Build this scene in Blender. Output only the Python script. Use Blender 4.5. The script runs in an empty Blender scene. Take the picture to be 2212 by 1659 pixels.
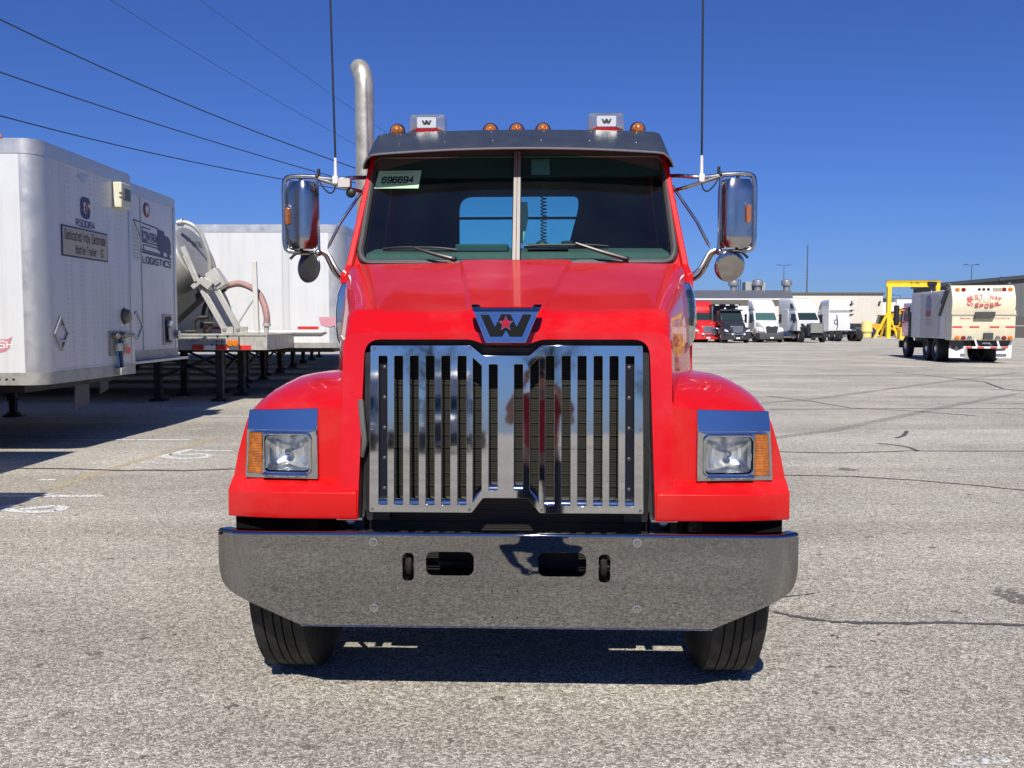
import bpy, bmesh, math, random
from mathutils import Vector, Matrix

random.seed(7)
R = math.radians
SC = bpy.context.scene
COL = SC.collection

# ------------------------------------------------------------------ camera, sky, sun, exposure
cam_d = bpy.data.cameras.new('camera')
cam_d.sensor_width = 36.0
cam_d.lens = 36.0 * 1979.0 / 2212.0
cam_d.clip_start = 0.02
cam_d.clip_end = 3000
cam_o = bpy.data.objects.new('camera', cam_d)
COL.objects.link(cam_o)
PITCH = math.atan(129.5 / 1979.0)
cam_o.location = (0, 0, 1.62)
cam_o.rotation_euler = (R(90) - PITCH, 0, 0)
SC.camera = cam_o

SUN = Vector((-0.033, -0.69, 0.723)).normalized()      # direction towards the sun
SUN_EL = math.asin(SUN.z)
world = bpy.data.worlds.new('World')
SC.world = world
world.use_nodes = True
wn = world.node_tree
wn.nodes.clear()
sky = wn.nodes.new('ShaderNodeTexSky')
sky.sky_type = 'NISHITA'
sky.sun_disc = False
sky.sun_elevation = SUN_EL
sky.sun_rotation = math.atan2(SUN.x, SUN.y)
sky.air_density = 1.0
sky.dust_density = 0.35
sky.ozone_density = 3.0
sky.altitude = 200
bg = wn.nodes.new('ShaderNodeBackground')
bg.inputs['Strength'].default_value = 0.072
tint = wn.nodes.new('ShaderNodeMix')
tint.data_type = 'RGBA'
tint.blend_type = 'MULTIPLY'
tint.inputs[0].default_value = 1.0
tint.inputs[7].default_value = (0.36, 0.555, 1.12, 1)
wo = wn.nodes.new('ShaderNodeOutputWorld')
wn.links.new(sky.outputs[0], tint.inputs[6])
wn.links.new(tint.outputs[2], bg.inputs[0])
wn.links.new(bg.outputs[0], wo.inputs[0])

sun_d = bpy.data.lights.new('sun', 'SUN')
sun_d.energy = 5.0
sun_d.angle = R(0.53)
sun_d.color = (1.0, 0.955, 0.88)
sun_o = bpy.data.objects.new('sun', sun_d)
sun_o.rotation_euler = (-SUN).to_track_quat('-Z', 'Y').to_euler()
sun_o.location = SUN * 60
COL.objects.link(sun_o)

SC.view_settings.view_transform = 'Standard'
SC.view_settings.look = 'None'
SC.view_settings.exposure = 0.25
SC.view_settings.gamma = 1.0
SC.cycles.max_bounces = 10
SC.cycles.transparent_max_bounces = 12
SC.cycles.caustics_reflective = False
SC.cycles.caustics_refractive = False

# ------------------------------------------------------------------ helpers: pixel of the photograph (2212 px wide) -> place
CAMP = Vector((0, 0, 1.62))
def ray(u, v):
    x = (u - 1106.0) / 1979.0
    y = -(v - 829.5) / 1979.0
    return Vector((x, math.cos(PITCH) + y * math.sin(PITCH), -math.sin(PITCH) + y * math.cos(PITCH)))
def at(u, v, D):
    r = ray(u, v)
    return CAMP + r * (D / r.y)
def gr(u, v, z=0.0):
    r = ray(u, v)
    return CAMP + r * ((z - 1.62) / r.z)

# ------------------------------------------------------------------ materials
MATS = {}
def mat(name, col=(.5, .5, .5), rough=.5, metal=0.0, coat=0.0, coat_rough=.03, noise=None, bump=None, spec=.5, emit=None, dirt=None):
    """noise=(scale, amount): value variation; bump=(scale, strength); dirt=(scale, colour, amount)"""
    if name in MATS:
        return MATS[name]
    m = bpy.data.materials.new(name)
    m.use_nodes = True
    nt = m.node_tree
    b = nt.nodes['Principled BSDF']
    b.inputs['Base Color'].default_value = (*col, 1)
    b.inputs['Roughness'].default_value = rough
    b.inputs['Metallic'].default_value = metal
    b.inputs['Coat Weight'].default_value = coat
    b.inputs['Coat Roughness'].default_value = coat_rough
    b.inputs['Specular IOR Level'].default_value = spec
    tc = nt.nodes.new('ShaderNodeTexCoord')
    last = None
    if noise:
        n = nt.nodes.new('ShaderNodeTexNoise')
        n.inputs['Scale'].default_value = noise[0]
        n.inputs['Detail'].default_value = 6
        n.inputs['Roughness'].default_value = .65
        nt.links.new(tc.outputs['Object'], n.inputs['Vector'])
        mr = nt.nodes.new('ShaderNodeMapRange')
        mr.inputs[1].default_value = .3
        mr.inputs[2].default_value = .7
        mr.inputs[3].default_value = 1 - noise[1]
        mr.inputs[4].default_value = 1 + noise[1]
        nt.links.new(n.outputs['Fac'], mr.inputs[0])
        mx = nt.nodes.new('ShaderNodeMix')
        mx.data_type = 'RGBA'
        mx.blend_type = 'MULTIPLY'
        mx.inputs[0].default_value = 1
        mx.inputs[6].default_value = (*col, 1)
        nt.links.new(mr.outputs[0], mx.inputs[7])
        last = mx.outputs[2]
        r2 = nt.nodes.new('ShaderNodeMapRange')
        r2.inputs[1].default_value = .3
        r2.inputs[2].default_value = .7
        r2.inputs[3].default_value = max(0.0, rough * .75)
        r2.inputs[4].default_value = min(1.0, rough * 1.3)
        nt.links.new(n.outputs['Fac'], r2.inputs[0])
        nt.links.new(r2.outputs[0], b.inputs['Roughness'])
    if dirt:
        n = nt.nodes.new('ShaderNodeTexNoise')
        n.inputs['Scale'].default_value = dirt[0]
        n.inputs['Detail'].default_value = 8
        n.inputs['Roughness'].default_value = .7
        if len(dirt) > 3:
            mp = nt.nodes.new('ShaderNodeMapping')
            mp.inputs['Scale'].default_value = dirt[3]
            nt.links.new(tc.outputs['Object'], mp.inputs['Vector'])
            nt.links.new(mp.outputs[0], n.inputs['Vector'])
        else:
            nt.links.new(tc.outputs['Object'], n.inputs['Vector'])
        cr = nt.nodes.new('ShaderNodeMapRange')
        cr.inputs[1].default_value = .48
        cr.inputs[2].default_value = .72
        cr.inputs[4].default_value = dirt[2]
        nt.links.new(n.outputs['Fac'], cr.inputs[0])
        mx = nt.nodes.new('ShaderNodeMix')
        mx.data_type = 'RGBA'
        nt.links.new(cr.outputs[0], mx.inputs[0])
        if last:
            nt.links.new(last, mx.inputs[6])
        else:
            mx.inputs[6].default_value = (*col, 1)
        mx.inputs[7].default_value = (*dirt[1], 1)
        last = mx.outputs[2]
    if last:
        nt.links.new(last, b.inputs['Base Color'])
    if bump:
        n = nt.nodes.new('ShaderNodeTexNoise')
        n.inputs['Scale'].default_value = bump[0]
        n.inputs['Detail'].default_value = 5
        nt.links.new(tc.outputs['Object'], n.inputs['Vector'])
        bp = nt.nodes.new('ShaderNodeBump')
        bp.inputs['Strength'].default_value = bump[1]
        bp.inputs['Distance'].default_value = .01
        nt.links.new(n.outputs['Fac'], bp.inputs['Height'])
        nt.links.new(bp.outputs[0], b.inputs['Normal'])
        if coat:
            pass
    if emit:
        b.inputs['Emission Color'].default_value = (*emit[0], 1)
        b.inputs['Emission Strength'].default_value = emit[1]
    MATS[name] = m
    return m

def glass(name, tint=(.9, .95, .95), rough=.02, ior=1.5, base=.0, dust=0.0):
    if name in MATS:
        return MATS[name]
    m = bpy.data.materials.new(name)
    m.use_nodes = True
    nt = m.node_tree
    nt.nodes.clear()
    o = nt.nodes.new('ShaderNodeOutputMaterial')
    t = nt.nodes.new('ShaderNodeBsdfTransparent')
    t.inputs[0].default_value = (*tint, 1)
    g = nt.nodes.new('ShaderNodeBsdfGlossy')
    g.inputs['Roughness'].default_value = rough
    f = nt.nodes.new('ShaderNodeFresnel')
    f.inputs['IOR'].default_value = ior
    a = nt.nodes.new('ShaderNodeMath')
    a.operation = 'ADD'
    a.use_clamp = True
    a.inputs[1].default_value = base
    nt.links.new(f.outputs[0], a.inputs[0])
    mx = nt.nodes.new('ShaderNodeMixShader')
    nt.links.new(a.outputs[0], mx.inputs[0])
    nt.links.new(t.outputs[0], mx.inputs[1])
    nt.links.new(g.outputs[0], mx.inputs[2])
    out = mx.outputs[0]
    if dust:
        d = nt.nodes.new('ShaderNodeBsdfDiffuse')
        d.inputs[0].default_value = (.45, .50, .52, 1)
        n = nt.nodes.new('ShaderNodeTexNoise')
        n.inputs['Scale'].default_value = 3.0
        n.inputs['Detail'].default_value = 6
        tc = nt.nodes.new('ShaderNodeTexCoord')
        nt.links.new(tc.outputs['Object'], n.inputs['Vector'])
        mr = nt.nodes.new('ShaderNodeMapRange')
        mr.inputs[1].default_value = .35
        mr.inputs[2].default_value = .75
        mr.inputs[3].default_value = dust * .3
        mr.inputs[4].default_value = dust
        nt.links.new(n.outputs['Fac'], mr.inputs[0])
        m2 = nt.nodes.new('ShaderNodeMixShader')
        nt.links.new(mr.outputs[0], m2.inputs[0])
        nt.links.new(out, m2.inputs[1])
        nt.links.new(d.outputs[0], m2.inputs[2])
        out = m2.outputs[0]
    nt.links.new(out, o.inputs[0])
    MATS[name] = m
    return m

def asphalt():
    m = bpy.data.materials.new('asphalt')
    m.use_nodes = True
    nt = m.node_tree
    N = nt.nodes.new
    L = nt.links.new
    b = nt.nodes['Principled BSDF']
    tc = N('ShaderNodeTexCoord')
    def noise(scale, det=4, rough=.6):
        n = N('ShaderNodeTexNoise')
        n.inputs['Scale'].default_value = scale
        n.inputs['Detail'].default_value = det
        n.inputs['Roughness'].default_value = rough
        L(tc.outputs['Object'], n.inputs['Vector'])
        return n
    def ramp(src, a, ca, b_, cb):
        r = N('ShaderNodeValToRGB')
        r.color_ramp.elements[0].position = a
        r.color_ramp.elements[0].color = (*ca, 1)
        r.color_ramp.elements[1].position = b_
        r.color_ramp.elements[1].color = (*cb, 1)
        L(src, r.inputs[0])
        return r
    def mixc(kind, f, a, b_):
        x = N('ShaderNodeMix')
        x.data_type = 'RGBA'
        x.blend_type = kind
        if isinstance(f, float):
            x.inputs[0].default_value = f
        else:
            L(f, x.inputs[0])
        L(a, x.inputs[6])
        L(b_, x.inputs[7])
        return x.outputs[2]
    # stones of the worn surface, dark binder between them
    n1 = noise(150, 3, .7)
    warp = N('ShaderNodeMix')
    warp.data_type = 'VECTOR'
    warp.inputs[0].default_value = .010
    L(tc.outputs['Object'], warp.inputs[4])
    L(n1.outputs['Color'], warp.inputs[5])
    def vor(scale, feat):
        v = N('ShaderNodeTexVoronoi')
        v.feature = feat
        v.inputs['Scale'].default_value = scale
        L(warp.outputs[1], v.inputs['Vector'])
        return v
    v = vor(100, 'F1')
    ve = vor(100, 'DISTANCE_TO_EDGE')
    sep = N('ShaderNodeSeparateColor')
    L(v.outputs['Color'], sep.inputs[0])
    stone = ramp(sep.outputs[0], .05, (.34, .318, .275), .95, (1.0, .955, .845))
    gap = ramp(ve.outputs['Distance'], .0, (.30, .29, .275), .13, (1, 1, 1))
    c = mixc('MULTIPLY', 1.0, stone.outputs[0], gap.outputs[0])
    fine = ramp(n1.outputs['Fac'], .32, (.66, .65, .64), .66, (1.22, 1.22, 1.21))
    c = mixc('MULTIPLY', 1.0, c, fine.outputs[0])
    clump = noise(17, 5, .7)
    clr = ramp(clump.outputs['Fac'], .34, (.80, .79, .78), .66, (1.16, 1.16, 1.15))
    c = mixc('MULTIPLY', 1.0, c, clr.outputs[0])
    # broad worn and stained areas
    big = noise(.35, 6, .62)
    bigr = ramp(big.outputs['Fac'], .35, (.76, .755, .75), .68, (1.08, 1.07, 1.05))
    c = mixc('MULTIPLY', 1.0, c, bigr.outputs[0])
    mp = N('ShaderNodeMapping')
    mp.inputs['Scale'].default_value = (.12, 1.1, 1)
    L(tc.outputs['Object'], mp.inputs['Vector'])
    st = N('ShaderNodeTexNoise')
    st.inputs['Scale'].default_value = .55
    st.inputs['Detail'].default_value = 7
    st.inputs['Roughness'].default_value = .68
    L(mp.outputs[0], st.inputs['Vector'])
    str_ = ramp(st.outputs['Fac'], .38, (.74, .72, .70), .62, (1.05, 1.05, 1.05))
    c = mixc('MULTIPLY', .8, c, str_.outputs[0])
    # small dark oil spots
    sp = noise(2.3, 3, .5)
    spr = ramp(sp.outputs['Fac'], .70, (1, 1, 1), .76, (.62, .60, .57))
    c = mixc('MULTIPLY', 1.0, c, spr.outputs[0])
    L(c, b.inputs['Base Color'])
    b.inputs['Roughness'].default_value = .9
    b.inputs['Specular IOR Level'].default_value = .25
    bp = N('ShaderNodeBump')
    bp.inputs['Strength'].default_value = .7
    bp.inputs['Distance'].default_value = .012
    L(ve.outputs['Distance'], bp.inputs['Height'])
    L(bp.outputs[0], b.inputs['Normal'])
    return m

# ------------------------------------------------------------------ mesh builder
class MB:
    def __init__(self):
        self.v = []
        self.f = []
        self.fm = None                        # optional transform applied to every vertex at build
    def add(self, vs, fs):
        o = len(self.v)
        self.v += [tuple(p) for p in vs]
        self.f += [tuple(i + o for i in f) for f in fs]
        return self
    def box(self, x0, x1, y0, y1, z0, z1):
        vs = [(x, y, z) for z in (z0, z1) for y in (y0, y1) for x in (x0, x1)]
        return self.add(vs, [(0, 2, 3, 1), (4, 5, 7, 6), (0, 1, 5, 4), (2, 6, 7, 3), (0, 4, 6, 2), (1, 3, 7, 5)])
    def bar(self, a, b, w, h, up=(0, 0, 1)):
        """rectangular bar from a to b, w wide and h along `up`"""
        a, b = Vector(a), Vector(b)
        d = (b - a).normalized()
        s = d.cross(Vector(up))
        if s.length < 1e-5:
            s = d.cross(Vector((1, 0, 0)))
        s.normalize()
        u = s.cross(d).normalized()
        vs = []
        for p in (a, b):
            for i, j in ((-1, -1), (1, -1), (1, 1), (-1, 1)):
                vs.append(p + s * (w / 2 * i) + u * (h / 2 * j))
        return self.add(vs, [(3, 2, 1, 0), (4, 5, 6, 7), (0, 1, 5, 4), (1, 2, 6, 5), (2, 3, 7, 6), (3, 0, 4, 7)])
    def tube(self, path, r, n=10, caps=True):
        P = [Vector(p) for p in path]
        rs = r if isinstance(r, (list, tuple)) else [r] * len(P)
        prev = None
        rings = []
        for i, p in enumerate(P):
            if i == 0:
                t = P[1] - P[0]
            elif i == len(P) - 1:
                t = P[-1] - P[-2]
            else:
                t = (P[i + 1] - P[i]).normalized() + (P[i] - P[i - 1]).normalized()
            t.normalize()
            if prev is None:
                a = Vector((0, 0, 1)) if abs(t.z) < .9 else Vector((1, 0, 0))
                s = t.cross(a).normalized()
            else:
                s = prev - t * prev.dot(t)
                s.normalize()
            prev = s
            u = t.cross(s)
            rings.append([p + (s * math.cos(2 * math.pi * k / n) + u * math.sin(2 * math.pi * k / n)) * rs[i] for k in range(n)])
        return self.loft(rings, closed=True, caps=caps)
    def loft(self, rings, closed=False, caps=False):
        n = len(rings[0])
        vs = [p for rg in rings for p in rg]
        fs = []
        for i in range(len(rings) - 1):
            for k in range(n if closed else n - 1):
                a, b = i * n + k, i * n + (k + 1) % n
                fs.append((a, b, b + n, a + n))
        if caps:
            fs.append(tuple(reversed(range(n))))
            fs.append(tuple(range((len(rings) - 1) * n, len(rings) * n)))
        return self.add(vs, fs)
    def lathe(self, prof, o=(0, 0, 0), ax=(0, 0, 1), n=24, a0=0.0, a1=2 * math.pi):
        """prof: (radius, height along ax)"""
        ax = Vector(ax).normalized()
        s = ax.cross(Vector((0, 0, 1)) if abs(ax.z) < .9 else Vector((1, 0, 0))).normalized()
        u = ax.cross(s)
        o = Vector(o)
        full = abs(a1 - a0 - 2 * math.pi) < 1e-6
        m = n if full else n + 1
        rings = []
        for r, h in prof:
            r = max(r, 1e-4)
            rings.append([o + ax * h + (s * math.cos(a0 + (a1 - a0) * k / n) + u * math.sin(a0 + (a1 - a0) * k / n)) * r for k in range(m)])
        return self.loft(rings, closed=full, caps=False)
    def cyl(self, a, b, r, n=16, r2=None):
        return self.tube([a, b], [r, r if r2 is None else r2], n)
    def ball(self, c, r, n=14, m=9, sx=1, sy=1, sz=1):
        rings = []
        for i in range(m + 1):
            t = math.pi * i / m
            rr = max(math.sin(t), 1e-3)
            rings.append([(c[0] + r * sx * rr * math.cos(2 * math.pi * k / n), c[1] + r * sy * rr * math.sin(2 * math.pi * k / n), c[2] - r * sz * math.cos(t)) for k in range(n)])
        return self.loft(rings, closed=True, caps=True)
    def prism(self, pts, d0, d1, axis='y', holes=()):
        """2D polygon (with holes) extruded between d0 and d1 along axis. axis y: pts are (x,z); x: (y,z); z: (x,y)"""
        bm = bmesh.new()
        loops = [list(pts)] + [list(h) for h in holes]
        for lp in loops:
            vs = [bm.verts.new((p[0], p[1], 0)) for p in lp]
            for i in range(len(vs)):
                bm.edges.new((vs[i], vs[(i + 1) % len(vs)]))
        bm.verts.ensure_lookup_table()
        bm.verts.index_update()
        bmesh.ops.triangle_fill(bm, use_beauty=True, edges=bm.edges[:], normal=(0, 0, 1))
        bm.verts.index_update()
        p2 = [(v.co.x, v.co.y) for v in bm.verts]
        tris = [tuple(v.index for v in f.verts) for f in bm.faces]
        bm.free()
        def to3(p, d):
            return (p[0], d, p[1]) if axis == 'y' else ((d, p[0], p[1]) if axis == 'x' else (p[0], p[1], d))
        n = len(p2)
        vs = [to3(p, d0) for p in p2] + [to3(p, d1) for p in p2]
        fs = [t for t in tris] + [tuple(reversed([i + n for i in t])) for t in tris]
        o = 0
        for lp in loops:
            k = len(lp)
            for i in range(k):
                a, b = o + i, o + (i + 1) % k
                fs.append((a, b, b + n, a + n))
            o += k
        return self.add(vs, fs)
    def mesh(self, me, M=None):
        M = M or Matrix.Identity(4)
        return self.add([M @ v.co for v in me.vertices], [tuple(p.vertices) for p in me.polygons])
    def xf(self, fn, start=0):
        self.v = self.v[:start] + [tuple(fn(*p)) for p in self.v[start:]]
        return self
    def mirror(self):
        return self.xf(lambda x, y, z: (-x, y, z))
    def copy(self):
        m = MB()
        m.v = list(self.v)
        m.f = list(self.f)
        return m
    def build(self, name, material, parent=None, smooth=35, bevel=0.0, seg=2, loc=None, kind=None):
        me = bpy.data.meshes.new(name)
        me.from_pydata(self.v, [], self.f)
        bm = bmesh.new()
        bm.from_mesh(me)
        bmesh.ops.remove_doubles(bm, verts=bm.verts, dist=1e-5)
        bmesh.ops.recalc_face_normals(bm, faces=bm.faces)
        bm.to_mesh(me)
        bm.free()
        me.materials.append(material)
        if smooth:
            me.polygons.foreach_set('use_smooth', [True] * len(me.polygons))
            me.set_sharp_from_angle(angle=R(smooth))
        ob = bpy.data.objects.new(name, me)
        COL.objects.link(ob)
        if parent:
            ob.parent = parent
        if loc:
            ob.location = loc
        if bevel:
            md = ob.modifiers.new('edge', 'BEVEL')
            md.width = bevel
            md.segments = seg
            md.limit_method = 'ANGLE'
            md.angle_limit = R(38)
            md.harden_normals = False
        if kind:
            ob['kind'] = kind
        return ob

def tag(o, label, cat, group=None):
    o['label'] = label
    o['category'] = cat
    if group:
        o['group'] = group
    return o
def thing(name, label, cat, loc=(0, 0, 0), rz=0.0, group=None):
    o = bpy.data.objects.new(name, None)
    COL.objects.link(o)
    o.location = loc
    o.rotation_euler = (0, 0, rz)
    o.empty_display_size = .2
    return tag(o, label, cat, group)
def dup(root, loc, rz, label, group=None):
    def cp(o, par):
        c = o.copy()
        COL.objects.link(c)
        c.parent = par
        for ch in [x for x in bpy.data.objects if x.parent == o]:
            cp(ch, c)
        return c
    r = cp(root, None)
    r.location = loc
    r.rotation_euler = (0, 0, rz)
    r['label'] = label
    if group:
        r['group'] = group
    return r

def rrect(x0, x1, z0, z1, r, n=5):
    """rounded rectangle, counter-clockwise"""
    out = []
    for cx, cz, a in ((x1 - r, z0 + r, -90), (x1 - r, z1 - r, 0), (x0 + r, z1 - r, 90), (x0 + r, z0 + r, 180)):
        for i in range(n + 1):
            t = R(a + 90.0 * i / n)
            out.append((cx + r * math.cos(t), cz + r * math.sin(t)))
    return out
def rpoly(pts, r, n=4):
    """polygon with rounded corners"""
    out = []
    k = len(pts)
    for i in range(k):
        p = Vector(pts[i])
        a = Vector(pts[i - 1])
        b = Vector(pts[(i + 1) % k])
        rr = r[i] if isinstance(r, (list, tuple)) else r
        if rr <= 0:
            out.append(tuple(p))
            continue
        da, db = (a - p).normalized(), (b - p).normalized()
        rr = min(rr, (a - p).length * .45, (b - p).length * .45)
        p0, p1 = p + da * rr, p + db * rr
        for j in range(n + 1):
            t = j / n
            out.append(tuple(p0 * (1 - t) ** 2 + p * 2 * t * (1 - t) + p1 * t * t))
    return out
def smooth_path(pts, n=6):
    """Catmull-Rom through points"""
    P = [Vector(p) for p in pts]
    P = [P[0] * 2 - P[1]] + P + [P[-1] * 2 - P[-2]]
    out = []
    for i in range(1, len(P) - 2):
        for j in range(n):
            t = j / n
            a, b, c, d = P[i - 1], P[i], P[i + 1], P[i + 2]
            out.append(.5 * ((2 * b) + (c - a) * t + (2 * a - 5 * b + 4 * c - d) * t * t + (3 * b - a - 3 * c + d) * t ** 3))
    out.append(P[-2])
    return out
def bent(pts, r, n=5):
    """polyline with rounded corners in 3D"""
    P = [Vector(p) for p in pts]
    out = [P[0]]
    for i in range(1, len(P) - 1):
        da, db = (P[i - 1] - P[i]), (P[i + 1] - P[i])
        rr = min(r, da.length * .48, db.length * .48)
        p0, p1 = P[i] + da.normalized() * rr, P[i] + db.normalized() * rr
        for j in range(n + 1):
            t = j / n
            out.append(p0 * (1 - t) ** 2 + P[i] * 2 * t * (1 - t) + p1 * t * t)
    out.append(P[-1])
    return out

_O = [(2, 6), (0, 6), (0, 0), (4, 0), (4, 6), (2, 6)]
GLYPH = {  # strokes on a grid, cap height 6
    '0': (4, [_O]), 'O': (4, [_O]), '1': (2.4, [[(.6, 4.8), (2, 6), (2, 0)]]),
    '4': (4, [[(3, 0), (3, 6), (0, 1.8), (4.2, 1.8)]]),
    '5': (4, [[(3.8, 6), (.4, 6), (.2, 3.5), (4, 3.7), (4, 0), (0, 0), (0, 1.2)]]),
    '6': (4, [[(3.8, 4.9), (3.8, 6), (0, 6), (0, 0), (4, 0), (4, 3.6), (0, 3.6), (0, 2.4)]]),
    '8': (4, [[(2, 3.2), (.2, 3.2), (.2, 6), (3.8, 6), (3.8, 3.2), (2, 3.2)], [(2, 3.1), (0, 3.1), (0, 0), (4, 0), (4, 3.1), (2, 3.1)]]),
    '9': (4, [[(.2, 1.1), (.2, 0), (4, 0), (4, 6), (0, 6), (0, 2.4), (4, 2.4), (4, 3.6)]]),
    'A': (4.4, [[(0, 0), (2.2, 6.2), (4.4, 0)], [(.8, 2), (3.6, 2)]]),
    'B': (4, [[(0, 0), (0, 6), (3.7, 6), (3.7, 3.2), (0, 3.2)], [(0, 3.1), (4, 3.1), (4, 0), (0, 0)]]),
    'C': (4, [[(4, 4.6), (4, 6), (0, 6), (0, 0), (4, 0), (4, 1.4)]]),
    'D': (4, [[(0, 3), (0, 6), (4, 6), (4, 0), (0, 0), (0, 3)]]),
    'E': (3.6, [[(3.6, 6), (0, 6), (0, 0), (3.6, 0)], [(0, 3.1), (3.1, 3.1)]]),
    'G': (4, [[(4, 4.6), (4, 6), (0, 6), (0, 0), (4, 0), (4, 2.9), (2.2, 2.9)]]),
    'H': (4, [[(0, 0), (0, 6)], [(4, 0), (4, 6)], [(0, 3), (4, 3)]]), 'I': (1, [[(.5, 0), (.5, 6)]]),
    'K': (4, [[(0, 0), (0, 6)], [(3.9, 6), (.2, 2.5)], [(1.4, 3.6), (4, 0)]]), 'L': (3.5, [[(0, 6), (0, 0), (3.5, 0)]]),
    'M': (5, [[(0, 0), (0, 6), (2.5, 1.6), (5, 6), (5, 0)]]), 'N': (4, [[(0, 0), (0, 6), (4, 0), (4, 6)]]),
    'P': (4, [[(0, 0), (0, 6), (4, 6), (4, 2.9), (0, 2.9)]]), 'R': (4, [[(0, 0), (0, 6), (3.9, 6), (3.9, 3), (0, 3)], [(2, 3), (4.1, 0)]]),
    'S': (4, [[(4, 4.8), (4, 6), (0, 6), (0, 3.1), (4, 3.1), (4, 0), (0, 0), (0, 1.2)]]), 'T': (4, [[(0, 6), (4, 6)], [(2, 6), (2, 0)]]),
    'W': (5.6, [[(0, 6), (1.4, -.2), (2.8, 5), (4.2, -.2), (5.6, 6)]]), 'Y': (4, [[(0, 6), (2, 2.8), (4, 6)], [(2, 2.8), (2, 0)]]),
    'a': (3.4, [[(.2, 3.1), (.2, 4), (3.4, 4), (3.4, 0)], [(3.4, 2.3), (0, 2.3), (0, 0), (3.4, 0)]]),
    'c': (3.4, [[(3.4, 3), (3.4, 4), (0, 4), (0, 0), (3.4, 0), (3.4, 1)]]), 'd': (3.4, [[(3.4, 6), (3.4, 0)], [(3.4, 4), (0, 4), (0, 0), (3.4, 0)]]),
    'e': (3.4, [[(0, 2), (3.4, 2), (3.4, 4), (0, 4), (0, 0), (3.2, 0), (3.2, .9)]]), 'i': (1, [[(.5, 0), (.5, 4)], [(.5, 5), (.5, 5.8)]]),
    'l': (1, [[(.5, 0), (.5, 6)]]), 'm': (5.4, [[(0, 0), (0, 4)], [(0, 4), (2.7, 4), (2.7, 0)], [(2.7, 4), (5.4, 4), (5.4, 0)]]),
    'n': (3.4, [[(0, 0), (0, 4)], [(0, 3.9), (3.4, 3.9), (3.4, 0)]]), 'o': (3.5, [[(1.75, 4), (0, 4), (0, 0), (3.5, 0), (3.5, 4), (1.75, 4)]]),
    'r': (2.2, [[(0, 0), (0, 4)], [(0, 3), (0, 4), (2.2, 4)]]), 's': (3.3, [[(3.2, 3.2), (3.2, 4), (0, 4), (0, 2.1), (3.3, 2.1), (3.3, 0), (0, 0), (0, .8)]]),
    't': (2.4, [[(.9, 5.5), (.9, 0), (2.4, 0)], [(0, 4), (2.4, 4)]]), 'y': (3.6, [[(0, 4), (1.8, 0)], [(3.6, 4), (1.2, -2)]]), ' ': (2.2, []),
}
ROUND = set('05689BCDGOPRSaecdnmors')
def glyph_ribbons(ch, th):
    """ribbon quads of a glyph: list of (left points, right points); th stroke width in grid units"""
    out = []
    for st in GLYPH[ch][1]:
        P_ = [Vector((p[0], p[1], 0)) for p in st]
        if ch in ROUND:
            P_ = bent(P_, 1.5, 3)
        closed = (P_[0] - P_[-1]).length < 1e-6
        a, b_ = [], []
        n = len(P_)
        for i, p in enumerate(P_):
            d0 = (p - (P_[i - 1] if i > 0 else (P_[-2] if closed else p - (P_[1] - p)))).normalized()
            d1 = ((P_[i + 1] if i < n - 1 else (P_[1] if closed else p + (p - P_[i - 1]))) - p).normalized()
            t = d0 + d1
            if t.length < 1e-4:
                t = d1
            t.normalize()
            nn = Vector((-t.y, t.x, 0))
            k = 1.0 / max(.45, nn.dot(Vector((-d1.y, d1.x, 0))))
            a.append(p + nn * (th / 2 * k))
            b_.append(p - nn * (th / 2 * k))
        out.append((a, b_))
    return out
def lettering(s, w, h, c, xdir, zdir, material, parent, name='lettering', th=1.0, gap=1.7):
    """plain sans lettering, cap height h, total width w, centred on c"""
    X_, Z_ = Vector(xdir).normalized(), Vector(zdir).normalized()
    Nn = X_.cross(Z_)
    tot = sum(GLYPH[ch][0] for ch in s) + gap * (len(s) - 1)
    sx, sy = w / (tot + th), h / (6.0 + th)
    c = Vector(c)
    m = MB()
    x = -tot / 2
    k = 0
    for ch in s:
        for a, b_ in glyph_ribbons(ch, th):
            lift = Nn * (.0004 * (k % 3))
            k += 1
            m.loft([[c + X_ * ((p.x + x) * sx) + Z_ * ((p.y - 3) * sy) + lift for p in a], [c + X_ * ((p.x + x) * sx) + Z_ * ((p.y - 3) * sy) + lift for p in b_]])
        x += GLYPH[ch][0] + gap
    o = m.build(name, material, parent, smooth=0)
    return o

# ------------------------------------------------------------------ shared materials
RED = mat('red_paint', (.53, .004, .0045), .38, 0, coat=.62, coat_rough=.035, noise=(1.6, .05), spec=.15, dirt=(3.2, (.46, .06, .055), .35))
CHROME = mat('chrome', (.52, .525, .53), .035, 1.0, bump=(2.2, .035))
POLISH = mat('polished_steel', (.31, .308, .303), .02, 1.0, bump=(2.2, .012))
STEEL = mat('brushed_steel', (.50, .49, .47), .24, 1.0, noise=(14, .10))
STACK = mat('stainless_stack', (.50, .475, .40), .42, .6, noise=(9, .16), dirt=(6, (.25, .22, .17), .6))
BLACK = mat('black_plastic', (.012, .012, .013), .5, noise=(20, .2))
RUBBER = mat('tyre_rubber', (.012, .0118, .0115), .75, noise=(18, .2), dirt=(7, (.03, .0285, .026), .45))
GASKET = mat('rubber_gasket', (.045, .043, .04), .42)
DARKMETAL = mat('dark_painted_metal', (.022, .022, .024), .5, noise=(9, .3))
VISOR = mat('visor_gunmetal', (.045, .055, .075), .34, .3, noise=(9, .12))
AMBER = mat('amber_lens', (.52, .15, .004), .10, coat=1.0, spec=.6, noise=(45, .45))
AMBER.node_tree.nodes['Principled BSDF'].inputs['Transmission Weight'].default_value = .35
WHITEP = mat('white_paint', (.80, .80, .78), .4, noise=(2.2, .04), dirt=(1.3, (.55, .53, .48), .35))

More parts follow.
